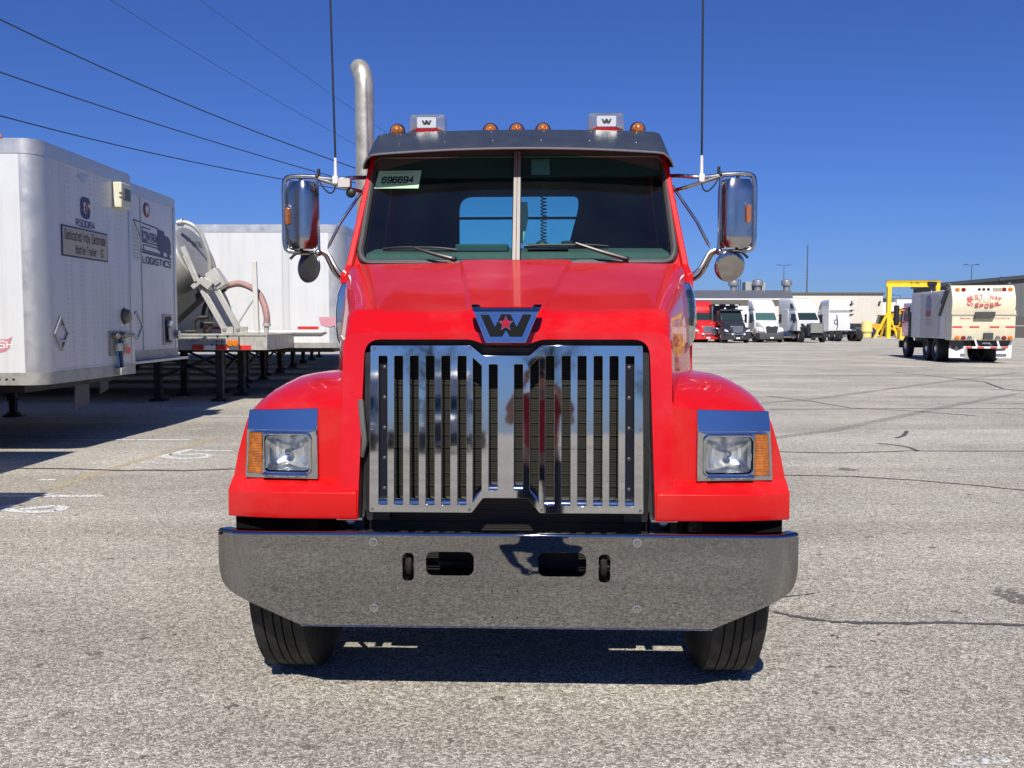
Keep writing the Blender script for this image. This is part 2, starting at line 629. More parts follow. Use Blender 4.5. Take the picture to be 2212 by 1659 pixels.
# ------------------------------------------------------------------ ground
ground_m = asphalt()
g = MB()
g.add([(-400, -150, 0), (400, -150, 0), (400, 900, 0), (-400, 900, 0)], [(0, 1, 2, 3)])
GROUND = g.build('ground', ground_m, smooth=0)
GROUND['kind'] = 'structure'

# ------------------------------------------------------------------ red vocational truck (x across, y away from the viewer, z up; y = 0 at the bumper face)
YAW = R(2.0)
TR = thing('red_truck', 'red heavy truck with chrome slatted grille and wide steel bumper, facing the viewer', 'truck', (-0.03, 3.70, 0), -YAW)

def part(mb, name, material, parent=None, **k):
    return mb.build(name, material, parent or TR, **k)

# --- bumper
def bump_plan(s):
    """s: distance along the bumper from the middle -> (x, y)"""
    a = abs(s)
    r, x0 = .22, 1.06
    if a <= x0:
        return (s, 0.0)
    t = min((a - x0) / r, 1.0)
    x = x0 + r * math.sin(t)
    y = r * (1 - math.cos(t))
    return (math.copysign(x, s), y)
def bump_bot(a):
    pts = [(0, .373), (.845, .373), (1.03, .455), (1.12, .497), (1.17, .522), (1.20, .548), (1.215, .585), (1.22, .61)]
    for (a0, z0), (a1, z1) in zip(pts, pts[1:]):
        if a <= a1:
            return z0 + (z1 - z0) * (a - a0) / (a1 - a0)
    return pts[-1][1]
ZT = .752
b = MB()
holes = [rrect(-.422, -.374, .565, .681, .018), rrect(-.324, -.127, .588, .687, .028),
         rrect(.137, .334, .588, .687, .028), rrect(.384, .432, .565, .681, .018)]
for hx in (-.052, .052):
    for hz in (.415, .527):
        holes.append([(hx + .004 * math.cos(R(k * 60)), hz + .004 * math.sin(R(k * 60))) for k in range(6)])
b.prism([(-.845, .373), (.845, .373), (.86, .381), (.86, ZT), (-.86, ZT), (-.86, .381)], 0, .008, 'y', holes)
BW = 1.220
for sgn in (-1, 1):
    cols = []
    for i in range(25):
        s = .86 + (BW - .86) * i / 24
        z0 = bump_bot(s)
        x, y = bump_plan(sgn * s)
        zt = ZT
        if s > BW - .03:
            zt = ZT - .004 * ((s - BW + .03) / .03) ** 2
        cols.append([(x, y, z0 + (zt - z0) * k / 5) for k in range(6)])
    b.loft(cols)
    back = [[(p[0] - sgn * .003, p[1] + .008, p[2]) for p in c] for c in cols]
    b.loft(back)
# rolled top edge
roll = []
for i in range(-34, 35):
    s = BW * i / 34
    x, y = bump_plan(s)
    t = min(abs(s) - 1.06, .22) / .22 if abs(s) > 1.06 else 0
    nx, ny = math.copysign(math.sin(t), s), -math.cos(t)
    row = []
    for k in range(7):
        a = R(90 * k / 6)
        row.append((x - nx * .013 * (1 - math.cos(a)), y - ny * .013 * (1 - math.cos(a)), ZT + .013 * math.sin(a)))
    row.append((x - nx * .055, y - ny * .055, ZT + .0125))
    row.append((x - nx * .055, y - ny * .055, ZT + .004))
    roll.append(row)
b.loft(roll)
BUMPER = part(b, 'bumper', POLISH, smooth=40)
for bx, bz in ((-.54, .727), (.54, .732), (-.54, .452), (.54, .458)):
    m = MB().lathe([(.0, -.016), (.007, -.015), (.010, -.011), (.010, -.006), (.019, -.006), (.019, .001)], (bx, 0, bz), (0, 1, 0), 6 if False else 12)
    part(m, 'bolt', STEEL, BUMPER)
# edge bead along the lower edge
m = MB()
m.tube([(-.848, .002, .372), (.848, .002, .372)], .004, 8)
part(m, 'edge_bead', POLISH, BUMPER)
# tow hooks and frame seen through the openings
for sx in (-.40, .407):
    m = MB()
    m.tube(smooth_path([(sx, .16, .68), (sx, .05, .66), (sx, .03, .61), (sx, .07, .575), (sx, .16, .57)]), .016, 8)
    m.cyl((sx - .03, .06, .615), (sx + .03, .06, .615), .010)
    part(m, 'tow_hook', mat('worn_iron', (.035, .028, .022), .5, .6, noise=(30, .4)))
m = MB()
m.box(-.48, .48, .30, .36, .42, .74)
m.box(-.46, .47, .02, .30, .50, .54)  # added shelf, stops sunlight falling through the bumper openings
m.box(-.30, -.12, .10, .28, .662, .674)
m.box(.13, .31, .10, .28, .662, .674)
m.bar((-.30, .16, .60), (-.17, .22, .585), .03, .02)
part(m, 'crossmember', DARKMETAL, bevel=.004)

# --- grille
GY0, GTILT = .095, math.tan(R(3.2))
def gplane(x, y, z):
    return (x, y + GY0 + (z - .83) * GTILT, z)
outl = [(-.575, .83), (-.142, .83), (-.095, .892), (.095, .892), (.142, .83), (.575, .83), (.570, 1.53), (.147, 1.53), (.097, 1.488), (-.097, 1.488), (-.147, 1.53), (-.570, 1.53)]
slots = []
SLX = [(.184, 0), (.252, 0), (.318, 0), (.385, 0), (.451, 0), (.517, 0)]
hw = .0188
for sx, _ in SLX:
    for s in (-1, 1):
        slots.append(rpoly([(s * sx - hw, .862), (s * sx + hw, .862), (s * sx + hw, 1.487), (s * sx - hw, 1.487)], .004, 2))
for s in (-1, 1):
    slots.append(rpoly([(s * .053 - hw, .925), (s * .053 + hw, .925), (s * .053 + hw, 1.452), (s * .053 - hw, 1.452)], .004, 2))
    q = [(.120 - hw, .925), (.120 + hw, .873), (.120 + hw, 1.480), (.120 - hw, 1.446)]
    if s < 0:
        q = [(-x, z) for x, z in reversed(q)]
    slots.append(rpoly(q, .003, 2))
gm = MB()
gm.prism(rpoly(outl, .006, 2), 0, .070, 'y', slots)
gm.xf(gplane)
GRILLE = part(gm, 'grille', CHROME, smooth=30, bevel=.0045, seg=3)
# rounded sill at the foot of each slot
for k, (cx, z0, sl) in enumerate([(s * x, .862, 0) for x, _ in SLX for s in (-1, 1)] + [(s * .053, .925, 0) for s in (-1, 1)] + [(s * .120, .897, s) for s in (-1, 1)]):
    m = MB()
    rings = []
    for xx in (-hw + .001, hw - .001):
        dz = -sl * xx * 1.268
        prof = [(.003, .002), (.006, .012), (.014, .021), (.026, .026), (.069, .028), (.069, .0)]
        rings.append([(cx + xx, p[0], z0 + dz + p[1]) for p in prof])
    m.loft(rings, closed=True, caps=True)
    m.xf(gplane)
    part(m, 'slot_sill', CHROME, GRILLE)
for bx, bz in [(s * x, z) for s in (-1, 1) for x, z in ((.553, 1.515), (.563, 1.18), (.563, .843), (.150, 1.518), (.152, .843))]:
    m = MB().lathe([(0, -.006), (.004, -.0055), (.0065, -.003), (.0065, .001)], gplane(bx, 0, bz), (0, 1, 0), 10)
    part(m, 'rivet', STEEL, GRILLE)
for s in (-1, 1):
    m = MB()
    m.box(s * .517 - .018, s * .517 + .018, .036, .044, .868, 1.482)
    m.xf(gplane)
    st = part(m, 'backing_strip', mat('strip_black', (.006, .007, .014), .6, spec=.15), GRILLE)
    for k in range(5):
        zz = .925 + k * .128
        m = MB().lathe([(0, .030), (.004, .031), (.0045, .034), (.008, .035), (.008, .038)], gplane(s * .517, 0, zz), (0, 1, 0), 10)
        part(m, 'bolt', mat('dull_bolt', (.14, .135, .125), .4, .8), st)
# radiator core: fine horizontal fins between vertical tubes
def radiator_mat():
    m = bpy.data.materials.new('radiator_core')
    m.use_nodes = True
    nt = m.node_tree
    b_ = nt.nodes['Principled BSDF']
    tc = nt.nodes.new('ShaderNodeTexCoord')
    cols = []
    for direction, scale in (('Z', 30.0), ('X', 40.0)):
        w = nt.nodes.new('ShaderNodeTexWave')
        w.wave_type = 'BANDS'
        w.bands_direction = direction
        w.inputs['Scale'].default_value = scale
        w.inputs['Distortion'].default_value = .4
        w.inputs['Detail'].default_value = 2
        nt.links.new(tc.outputs['Object'], w.inputs['Vector'])
        cols.append(w)
    rp = nt.nodes.new('ShaderNodeValToRGB')
    rp.color_ramp.elements[0].position = .25
    rp.color_ramp.elements[0].color = (.010, .009, .007, 1)
    rp.color_ramp.elements[1].position = .9
    rp.color_ramp.elements[1].color = (.048, .043, .032, 1)
    nt.links.new(cols[0].outputs['Fac'], rp.inputs[0])
    r2 = nt.nodes.new('ShaderNodeValToRGB')
    r2.color_ramp.elements[0].position = .3
    r2.color_ramp.elements[0].color = (.35, .35, .35, 1)
    r2.color_ramp.elements[1].position = .6
    nt.links.new(cols[1].outputs['Fac'], r2.inputs[0])
    mx = nt.nodes.new('ShaderNodeMix')
    mx.data_type = 'RGBA'
    mx.blend_type = 'MULTIPLY'
    mx.inputs[0].default_value = 1
    nt.links.new(rp.outputs[0], mx.inputs[6])
    nt.links.new(r2.outputs[0], mx.inputs[7])
    nt.links.new(mx.outputs[2], b_.inputs['Base Color'])
    b_.inputs['Roughness'].default_value = .55
    b_.inputs['Metallic'].default_value = .3
    return m
m = MB()
m.box(-.50, .50, .235, .27, .60, 1.52)
RAD = part(m, 'radiator', radiator_mat())
m = MB()
for k in range(15):
    zz = .70 + k * .055
    m.box(-.50, .50, .230, .236, zz, zz + .003)
part(m, 'fin_rails', mat('fin_tan', (.04, .036, .028), .5, .3), RAD)
for s in (-1, 1):
    m = MB()
    m.prism(rpoly([(s * .50, .78), (s * .60, .78), (s * .61, 1.0), (s * .60, 1.50), (s * .50, 1.50)], .01), .17, .28, 'y')
    part(m, 'radiator_shroud', BLACK)
    m = MB()
    m.prism(rpoly([(s * .578, .80), (s * .606, .82), (s * .606, 1.08), (s * .585, 1.12)], .01), .17, .185, 'y')
    part(m, 'air_baffle', mat('baffle_grey', (.03, .03, .03), .6))
m = MB()
m.tube(smooth_path([(-.617, .15, 1.30), (-.607, .135, 1.20), (-.600, .135, 1.12), (-.615, .15, 1.06)]), .013, 8)
part(m, 'coolant_hose', mat('hose_grey', (.10, .095, .09), .6))
m = MB()
m.prism(rpoly([(-.62, .55), (.62, .55), (.60, 1.56), (-.60, 1.56)], .02), .28, .30, 'y')
part(m, 'engine_bay_panel', DARKMETAL)

# --- hood
def hood_sec(y):
    """half section, centre to lower side"""
    K = [(.185, dict(c=1.578, r=.150, s=.655, zs=1.574, o=.692, zo=1.540, b=.705)),
         (.34, dict(c=1.694, r=.158, s=.655, zs=1.684, o=.712, zo=1.640, b=.740)),
         (.60, dict(c=1.760, r=.190, s=.690, zs=1.745, o=.770, zo=1.690, b=.812)),
         (1.00, dict(c=1.865, r=.240, s=.775, zs=1.845, o=.865, zo=1.775, b=.905)),
         (1.42, dict(c=1.978, r=.297, s=.865, zs=1.955, o=.945, zo=1.870, b=.978))]
    for (y0, a), (y1, b_) in zip(K, K[1:]):
        if y <= y1 + 1e-6:
            t = max(0, (y - y0) / (y1 - y0))
            k = {q: a[q] + (b_[q] - a[q]) * t for q in a}
            break
    st = .016 if y > .3 else .004
    c, r, s, zs, o, zo, bb = (k[q] for q in ('c', 'r', 's', 'zs', 'o', 'zo', 'b'))
    mid = (r + s) / 2
    sag = .004 if y > .3 else 0
    pts = [(0, c), (r * .5, c + .001), (r - .012, c - .001), (r, c - .002), (r + .02, c - st), (r + .05, c - st - .001), (mid, c - st - sag), (s - .06, zs - .001), (s, zs)]
    for j in range(1, 6):
        a = R(90 * j / 5)
        pts.append((s + (o - s) * math.sin(a), zo + (zs - zo) * math.cos(a)))
    pts += [(o + (bb - o) * .18, zo - .04), (o + (bb - o) * .5, zo - .14), (bb, 1.33), (bb + .004, 1.22)]
    return pts
h = MB()
rings = []
for y in (.185, .20, .325, .34, .36, .48, .60, .80, 1.0, 1.2, 1.38, 1.42):
    hp = hood_sec(y)
    full = [(-x, y, z) for x, z in reversed(hp[1:])] + [(x, y, z) for x, z in hp]
    rings.append(full)
h.loft(rings)
hp = hood_sec(1.42)
full = [(-x, 1.425, z - .03) for x, z in reversed(hp[1:])] + [(x, 1.425, z - .03) for x, z in hp]
h.loft([rings[-1], full])
HOOD = part(h, 'hood', RED, smooth=28, bevel=.010, seg=3)
# front frame of the hood around the grille
front = [(-.705, .80), (-.695, 1.30), (-.690, 1.52), (-.655, 1.576), (.655, 1.576), (.690, 1.52), (.695, 1.30), (.705, .80),
         (.624, .80), (.605, 1.40)]
inner = rpoly([(.624, .80), (.602, 1.555), (.145, 1.555), (.088, 1.532), (-.088, 1.532), (-.145, 1.555), (-.602, 1.555), (-.624, .80)], [0, .07, .03, .02, .02, .03, .07, 0], 6)
front = [(-.705, .80), (-.697, 1.30), (-.695, 1.50), (-.693, 1.540), (-.680, 1.568), (-.648, 1.584), (.648, 1.584), (.680, 1.568), (.693, 1.540), (.695, 1.50), (.697, 1.30), (.705, .80)] + inner
m = MB()
m.prism(front, 0, .10, 'y')
m.xf(lambda x, y, z: (x, y + .085 + .095 * min(1, max(0, (z - .80) / .77)), z))
part(m, 'grille_surround', RED, HOOD, smooth=25, bevel=.011, seg=3)
# dark inner lip of the opening
m = MB()
m.prism([(-.66, .72), (-.64, 1.56), (.64, 1.56), (.66, .72), (.612, .72), (.585, 1.515), (.13, 1.515), (.08, 1.50), (-.08, 1.50), (-.13, 1.515), (-.585, 1.515), (-.612, .72)], .0, .05, 'y')
m.xf(lambda x, y, z: (x, y + .165 + .095 * min(1, max(0, (z - .80) / .77)), z))
part(m, 'seal', BLACK, HOOD)
# wiper scuff washer nozzles left out; hood side chrome intake and side vents
for s in (-1, 1):
    m = MB()
    sec = []
    for z, xo in ((1.50, .945), (1.54, .966), (1.62, .976), (1.70, .974), (1.78, .964), (1.84, .940)):
        sec.append([(s * (xo - .13), 1.20, z), (s * (xo - .012), 1.22, z), (s * xo, 1.26, z), (s * xo, 1.34, z), (s * (xo - .03), 1.41, z), (s * (xo - .13), 1.41, z)])
    m.loft(sec, closed=True, caps=True)
    ai = part(m, 'air_intake', CHROME, bevel=.006)

# --- emblem
EY, EK = .122, .14                      # front plane leans back
def ept(x, y, z):
    return (x, y + EY + (z - 1.547) * EK, z)
em = MB()
em.prism(rpoly([(-.083, 1.542), (.083, 1.542), (.136, 1.672), (-.136, 1.672)], .004, 2), 0, .06, 'y')
em.xf(ept)
EMB = part(em, 'emblem', CHROME, bevel=.003)
m = MB()
m.prism(rpoly([(-.083, 1.542), (.083, 1.542), (.136, 1.672), (-.136, 1.672)], .004, 2), -.006, .0, 'y',
        [rpoly([(.074, 1.555), (-.074, 1.555), (-.122, 1.663), (.122, 1.663)], .004, 2)])
m.xf(ept)
part(m, 'rim', CHROME, EMB, bevel=.002)
m = MB()
m.prism(rpoly([(-.139, 1.672), (.139, 1.672), (.151, 1.703), (.115, 1.703), (.109, 1.690), (-.109, 1.690), (-.115, 1.703), (-.151, 1.703)], .003, 2), -.002, .02, 'y')
m.xf(lambda x, y, z: (x, y + EY + .0175 + (z - 1.672) * 2.2, z))
part(m, 'top_flange', CHROME, EMB, bevel=.002)
W = [(440, 585), (630, 585), (765, 850), (905, 570), (1115, 570), (1250, 850), (1390, 575), (1580, 575), (1375, 1060), (1095, 1060), (1010, 915), (925, 1060), (655, 1060)]
wp = [((x - 1010) * .0001865, 1.658 - (z - 585) * .0001885) for x, z in W]
m = MB()
m.prism(wp, -.007, .0, 'y')
m.xf(ept)
part(m, 'letter_w', mat('badge_black', (.006, .007, .008), .6, spec=.08), EMB, bevel=.0012)
def star(cx, cz, ro, ri, rot=0):
    return [(cx + (ro if k % 2 == 0 else ri) * math.sin(R(36 * k)), cz + (ro if k % 2 == 0 else ri) * math.cos(R(36 * k))) for k in range(10)]
m = MB()
m.prism(star(0, 1.622, .036, .0155), -.012, -.006, 'y')
m.xf(ept)
part(m, 'star_outline', CHROME, EMB, bevel=.001)
m = MB()
sp = [(x, -.0125, z) for x, z in star(0, 1.622, .030, .0125)]
m.add(sp + [(0, -.020, 1.622)], [(i, (i + 1) % 10, 10) for i in range(10)] + [tuple(range(10))])
m.xf(ept)
part(m, 'star', mat('badge_red', (.55, .01, .015), .12, .3, coat=1), EMB, smooth=0)

# --- fenders with headlamps
F_IN = [(.69, 1.392), (.80, 1.393), (.90, 1.388), (.98, 1.378), (1.03, 1.357), (1.075, 1.334), (1.115, 1.302), (1.145, 1.260), (1.170, 1.20), (1.188, 1.12), (1.198, 1.02)]
F_FR = [(.69, 1.262), (.80, 1.262), (.90, 1.258), (.98, 1.254), (1.04, 1.250), (1.085, 1.243), (1.104, 1.234), (1.120, 1.20), (1.137, 1.15), (1.164, 1.06), (1.184, .97)]
def fsec(y):
    W_ = [(.150, 0), (.165, .05), (.20, .20), (.26, .40), (.34, .62), (.45, .83), (.60, 1.0), (.85, 1.0), (1.10, .97), (1.30, .82), (1.42, .6)]
    BZ = [(.150, .80), (.26, .80), (.34, .92), (.45, 1.02), (.60, 1.07), (.85, 1.02), (1.10, .86), (1.30, .74), (1.42, .72)]
    def ip(T, y):
        for (a, va), (b_, vb) in zip(T, T[1:]):
            if y <= b_:
                return va + (vb - va) * max(0, (y - a) / (b_ - a))
        return T[-1][1]
    w, bz = ip(W_, y), ip(BZ, y)
    out = []
    for (xa, za), (xb, zb) in zip(F_FR, F_IN):
        out.append((xa + (xb - xa) * w, za + (zb - za) * w))
    out.append((1.188 + .014 * w, max(bz, .90)))
    out.append((1.190 + .016 * w, bz))
    return [(x, max(z, bz)) for x, z in out]
def fsweep(x):
    return .06 * max(0, (x - .85) / .35) ** 2
for s in (-1, 1):
    f = MB()
    ys = (.150, .158, .18, .21, .26, .34, .45, .60, .85, 1.10, 1.30, 1.42)
    rings = []
    for y in ys:
        q = max(0, 1 - (y - .15) / .5)
        rings.append([(s * x, y + fsweep(x) * q, z) for x, z in fsec(y)])
    f.loft(rings)
    # front face
    fr = fsec(.150)
    n0 = len(f.v)
    f.prism(fr + [(1.1, .80), (1.0, .80), (.9, .80), (.69, .80)], 0, .004, 'y', [[(.82, .98), (1.0, .98), (1.108, .98), (1.10, 1.163), (1.0, 1.163), (.82, 1.163)]])
    f.xf(lambda x, y, z: (s * x, y + .150 + fsweep(x), z), n0)
    FEN = part(f, 'fender', RED, smooth=30, bevel=.006, seg=2)
    # lower lip with a sloping shelf
    lip = []
    n = 18
    for i in range(n + 1):
        x = .627 + (1.188 - .627) * i / n
        sw = .06 * max(0, (x - .85) / .363) ** 2
        lip.append([(s * x, .170 + sw, .802), (s * x, .084 + sw, .802), (s * x, .080 + sw, .810), (s * x, .083 + sw, .912), (s * x, .150 + sw, .964), (s * x, .170 + sw, .962)])
    end = [(p[0], p[1] + .10, p[2]) for p in lip[-1]]
    m = MB()
    m.loft(lip + [end], closed=True, caps=True)
    part(m, 'fender_lip', RED, FEN, smooth=30, bevel=.007, seg=2)
    m = MB()
    m.box(min(s * .88, s * 1.165), max(s * .88, s * 1.165), .160, .166, .70, .83)
    m.box(min(s * .66, s * .70), max(s * .66, s * .70), .20, 1.2, .62, 1.30)
    part(m, 'splash_shield', mat('liner_black', (.004, .004, .004), .9, spec=.1), FEN)
    m = MB()
    m.cyl((s * .665, .155, .765), (s * .665, .155, .80), .014, 10)
    m.lathe([(.0, 0), (.026, .002), (.024, .010), (.0, .014)], (s * .665, .155, .776), (0, 0, 1), 12)
    m.box(s * .665 - .055, s * .665 + .055, .12, .19, .790, .799)
    part(m, 'hood_latch', STEEL, FEN)

    # chrome bezel: flat frame, top brow sloping back
    def bz_(x, y, z):
        return (s * x, y + .146 + fsweep(x) - .006, z)
    HB = MB()
    lamp_hole = rrect(.826, 1.036, .985, 1.158, .022)
    amb_hole = [(1.043, .985), (1.043, 1.160), (1.100, 1.160), (1.112, .985)]
    HB.prism([(.80, .962), (1.124, .962), (1.112, 1.172), (.80, 1.172)], -.010, .004, 'y', [lamp_hole, amb_hole])
    HB.xf(bz_)
    n0 = len(HB.v)
    rings = []
    for i in range(9):
        t = i / 8
        x = .80 + .312 * t
        rings.append([(s * x, .128 + fsweep(x), 1.170), (s * (.80 + .305 * t), .147 + fsweep(x), 1.264 - .010 * t), (s * (.80 + .305 * t), .165 + fsweep(x), 1.262 - .010 * t), (s * x, .150 + fsweep(x), 1.168)])
    HB.loft(rings, closed=True, caps=True)
    BEZ = part(HB, 'headlight_bezel', CHROME, smooth=30, bevel=.0022)
    # raised rim round the lamp
    m = MB()
    path = [bz_(x, -.012, z) for x, z in rrect(.830, 1.034, .990, 1.155, .022)]
    m.tube([Vector(p) for p in path] + [Vector(path[0])], .006, 8, caps=False)
    m.tube([bz_(.845, -.016, .978), bz_(1.04, -.016, .978)], .009, 8)
    part(m, 'lamp_rim', CHROME, BEZ)
    # lamp: bowl, bulb cap, lens
    lx0, lx1, lz0, lz1 = .838, 1.028, .998, 1.148
    cx, cz = (lx0 + lx1) / 2, (lz0 + lz1) / 2
    m = MB()
    rings = []
    for k in range(9):
        q = 1 - k / 8.4
        dp = .004 + .055 * (1 - q * q)
        if k == 0:
            dp = -.004
        hw_, hh_ = (lx1 - lx0) / 2 * q, (lz1 - lz0) / 2 * q
        ring = rrect(cx - hw_, cx + hw_, cz - hh_, cz + hh_, min(hw_, hh_) * (.26 + .7 * (1 - q)), 5)
        rings.append([bz_(x, dp + .0032 * math.sin(x * 210) * (k > 1) * (abs(x - cx) > .035), z) for x, z in ring])
    m.loft(rings, closed=True)
    LAMP = part(m, 'headlight', mat('reflector', (.88, .88, .86), .22, .75, bump=(55, .3)), BEZ, smooth=20)
    m = MB()
    m.ball(bz_(cx, .022, cz), .017)
    m.cyl(bz_(cx, .026, cz), bz_(cx, .058, cz), .012)
    part(m, 'bulb_shield', CHROME, BEZ)
    m = MB()
    rings = []
    for k in range(5):
        q = 1 - k / 4.0 * .98
        hw_, hh_ = (lx1 - lx0) / 2 * q, (lz1 - lz0) / 2 * q
        ring = rrect(cx - hw_, cx + hw_, cz - hh_, cz + hh_, min(hw_, hh_) * .26, 5)
        rings.append([bz_(x, -.006 - .010 * (1 - q * q), z) for x, z in ring])
    m.loft(rings, closed=True, caps=True)
    part(m, 'lens', glass('lamp_glass', (.96, .97, .97), .01, 1.35), BEZ)
    # amber turn signal wrapping the outer edge
    m = MB()
    cols = []
    for i in range(21):
        t = i / 20
        col = []
        for j in range(61):
            u_ = j / 60
            x = 1.0435 + (.0565 + .012 * (1 - u_)) * t
            z = .986 + .173 * u_
            bulge = .010 * math.sin(math.pi * t) ** .5 + .004
            rib = .0013 * math.sin(u_ * 100) + .0016 * math.sin(t * 9)
            col.append(bz_(x, -.004 - bulge + rib, z))
        cols.append(col)
    m.loft(cols)
    part(m, 'turn_signal', AMBER, BEZ, smooth=60)
    m = MB()
    m.box(min(s * 1.044, s * 1.112), max(s * 1.044, s * 1.112), .19, .20, .985, 1.16)
    part(m, 'lamp_backing', mat('amber_backing', (.30, .10, .01), .3, .6), BEZ)

# --- wheels
def wheel(parent, x, y, r, w, side, name='tyre', rim_col=None, n=56, z=None, groove=True):
    """tyre with ribbed tread, rim as sub-part; side +1: outer face at +x"""
    z = r if z is None else z
    hw_ = w / 2
    t = .012 if groove else 0
    prof = [(r * .56, -hw_ * .72), (r * .62, -hw_ * .90), (r * .76, -hw_), (r * .90, -hw_ * .96), (r * .965, -hw_ * .86), (r * .985, -hw_ * .80)]
    if groove:
        ed = [-.80, -.47, -.42, -.15, -.10, .10, .15, .42, .47, .80]
        for k in range(0, len(ed) - 1):
            a, b_ = ed[k], ed[k + 1]
            if k % 2 == 0:
                prof += [(r, a * hw_ + .001), (r, b_ * hw_)]
            else:
                prof += [(r - t, a * hw_ + .002), (r - t, b_ * hw_ - .002)]
    else:
        prof += [(r, -hw_ * .7), (r, hw_ * .7)]
    prof += [(r * .985, hw_ * .80), (r * .965, hw_ * .86), (r * .90, hw_ * .96), (r * .76, hw_), (r * .62, hw_ * .90), (r * .56, hw_ * .72)]
    m = MB().lathe(prof, (x, y, z), (1, 0, 0), n)
    ty = m.build(name, RUBBER, parent, smooth=28)
    s_ = side
    m = MB().lathe([(r * .575, -hw_ * .72), (r * .57, s_ * hw_ * .2), (r * .56, s_ * hw_ * .80), (r * .52, s_ * hw_ * .80), (r * .50, s_ * hw_ * .45), (r * .36, s_ * hw_ * .30), (r * .26, s_ * hw_ * .34), (r * .22, s_ * hw_ * .75), (r * .12, s_ * hw_ * .85), (.001, s_ * hw_ * .85)], (x, y, z), (1, 0, 0), 28)
    m.build('rim', rim_col or STEEL, ty, smooth=35)
    return ty
for s in (-1, 1):
    wheel(TR, s * .99, .63, .515, .275, s, 'front_tyre')
for yy in (5.0, 6.35):
    for s in (-1, 1):
        wheel(TR, s * .80, yy, .51, .27, -s, 'rear_tyre', n=32)
        wheel(TR, s * 1.10, yy, .51, .27, s, 'rear_tyre', n=32)
m = MB()
m.cyl((-.95, .62, .48), (.95, .62, .48), .06)
m.box(-.75, .75, .55, .70, .36, .46)
part(m, 'front_axle', DARKMETAL, bevel=.01)
m = MB()
m.tube(smooth_path([(-.78, .45, .42), (-.74, .40, .40), (-.70, .36, .33), (-.66, .34, .28)]), .012)
part(m, 'brake_line', mat('cable_grey', (.10, .09, .08), .5))
for s in (-1, 1):
    m = MB()
    m.box(s * .42 - .04, s * .42 + .04, .34, 7.4, .60, .86)
    part(m, 'frame_rail', DARKMETAL, bevel=.004)
    m = MB()
    m.cyl((s * .92, 2.1, .70), (s * .92, 3.5, .70), .30, 24)
    part(m, 'fuel_tank', STEEL, bevel=.02)
    m = MB()
    m.prism(rpoly([(1.5, .40), (2.05, .40), (2.05, .95), (1.5, .95)], .03), s * .72, s * 1.05, 'x')
    part(m, 'step_box', DARKMETAL, bevel=.01)
m = MB()
m.box(-.40, .40, .45, 1.6, .52, 1.25)
m.box(-.25, .25, .5, 1.2, .36, .52)
part(m, 'engine', DARKMETAL, bevel=.03)
for yy in (5.0, 6.35):
    m = MB().cyl((-1.0, yy, .51), (1.0, yy, .51), .09)
    m.ball((0, yy, .51), .2)
    part(m, 'rear_axle', DARKMETAL)

# --- cab
def cabx(x, y, z):
    return (x * (1 - .139 * max(0, z - 1.88)), y, z)
for s in (-1, 1):
    m = MB()
    m.prism([(1.42, .92), (2.84, .92), (2.84, 2.70), (1.93, 2.70), (1.86, 2.66), (1.53, 1.95), (1.42, 1.90)], s * .945, s * .985, 'x',
            [rpoly([(1.72, 2.0), (2.50, 2.0), (2.50, 2.58), (1.99, 2.58)], .06)])
    m.xf(cabx)
    door = part(m, 'door', RED, smooth=30, bevel=.008)
    m = MB()
    m.prism([(1.72, 2.0), (2.50, 2.0), (2.50, 2.58), (1.99, 2.58)], s * .958, s * .962, 'x')
    m.xf(cabx)
    part(m, 'door_glass', glass('door_glass', (.55, .72, .66), .02), door)
    m = MB()
    m.tube(bent([(s * .93, 1.66, 2.08), (s * .915, 1.66, 2.08), (s * .89, 1.72, 2.32), (s * .92, 1.72, 2.34)], .03), .010, 8)
    part(m, 'grab_handle', BLACK, door)
    m = MB()
    m.box(min(s * .90, s * .985), max(s * .90, s * .985), 1.84, 1.98, 2.50, 2.62)
    m.xf(cabx)
    m.xf(lambda x, y, z: (x + s * .012, y, z))
    part(m, 'drip_moulding', RED, door, bevel=.02, seg=3)
# windshield frame
WSK = .47
def wsp(x, y, z):
    return cabx(x, y + 1.50 + (z - 1.95) * WSK + .06 * (abs(x) / .95) ** 2, z)
ws_hole = rpoly([(-.925, 1.962), (.925, 1.962), (.965, 2.62), (-.965, 2.62)], [.09, .09, .06, .06], 6)
fr = [(-.985, 1.80), (-.6, 1.80), (0, 1.80), (.6, 1.80), (.985, 1.80), (.985, 2.70), (.6, 2.70), (0, 2.70), (-.6, 2.70), (-.985, 2.70)]
m = MB()
m.prism(fr, 0, .05, 'y', [ws_hole])
m.xf(wsp)
WSF = part(m, 'windshield_frame', RED, smooth=30, bevel=.006)
m = MB()
ring = rpoly([(-.918, 1.968), (.918, 1.968), (.958, 2.614), (-.958, 2.614)], [.09, .09, .06, .06], 8)
ring = [wsp(x, -.006, z) for x, z in ring]
m.tube([Vector(p) for p in ring] + [Vector(ring[0])], .021, 10, caps=False)
part(m, 'gasket', GASKET, WSF)
ring = rpoly([(-.918, 1.968), (.918, 1.968), (.958, 2.614), (-.958, 2.614)], [.09, .09, .06, .06], 8)
m = MB()
ring = [wsp(x, -.027, z) for x, z in ring]
m.tube([Vector(p) for p in ring] + [Vector(ring[0])], .006, 8, caps=False)
part(m, 'gasket_insert', mat('gasket_insert', (.20, .185, .165), .3, .6), WSF)
WSG = glass('windshield_glass', (.47, .86, .80), .012, 1.45, 0.0, dust=.012)
for s in (-1, 1):
    cols = []
    for i in range(9):
        t = i / 8
        col = []
        for j in range(5):
            z = 1.965 + .655 * j / 4
            x = .012 + (.922 + (z - 1.965) * .06 - .012) * t
            col.append(wsp(s * x, .010, z))
        cols.append(col)
    m = MB()
    m.loft(cols)
    part(m, 'windshield_pane', WSG, WSF, smooth=60)
m = MB()
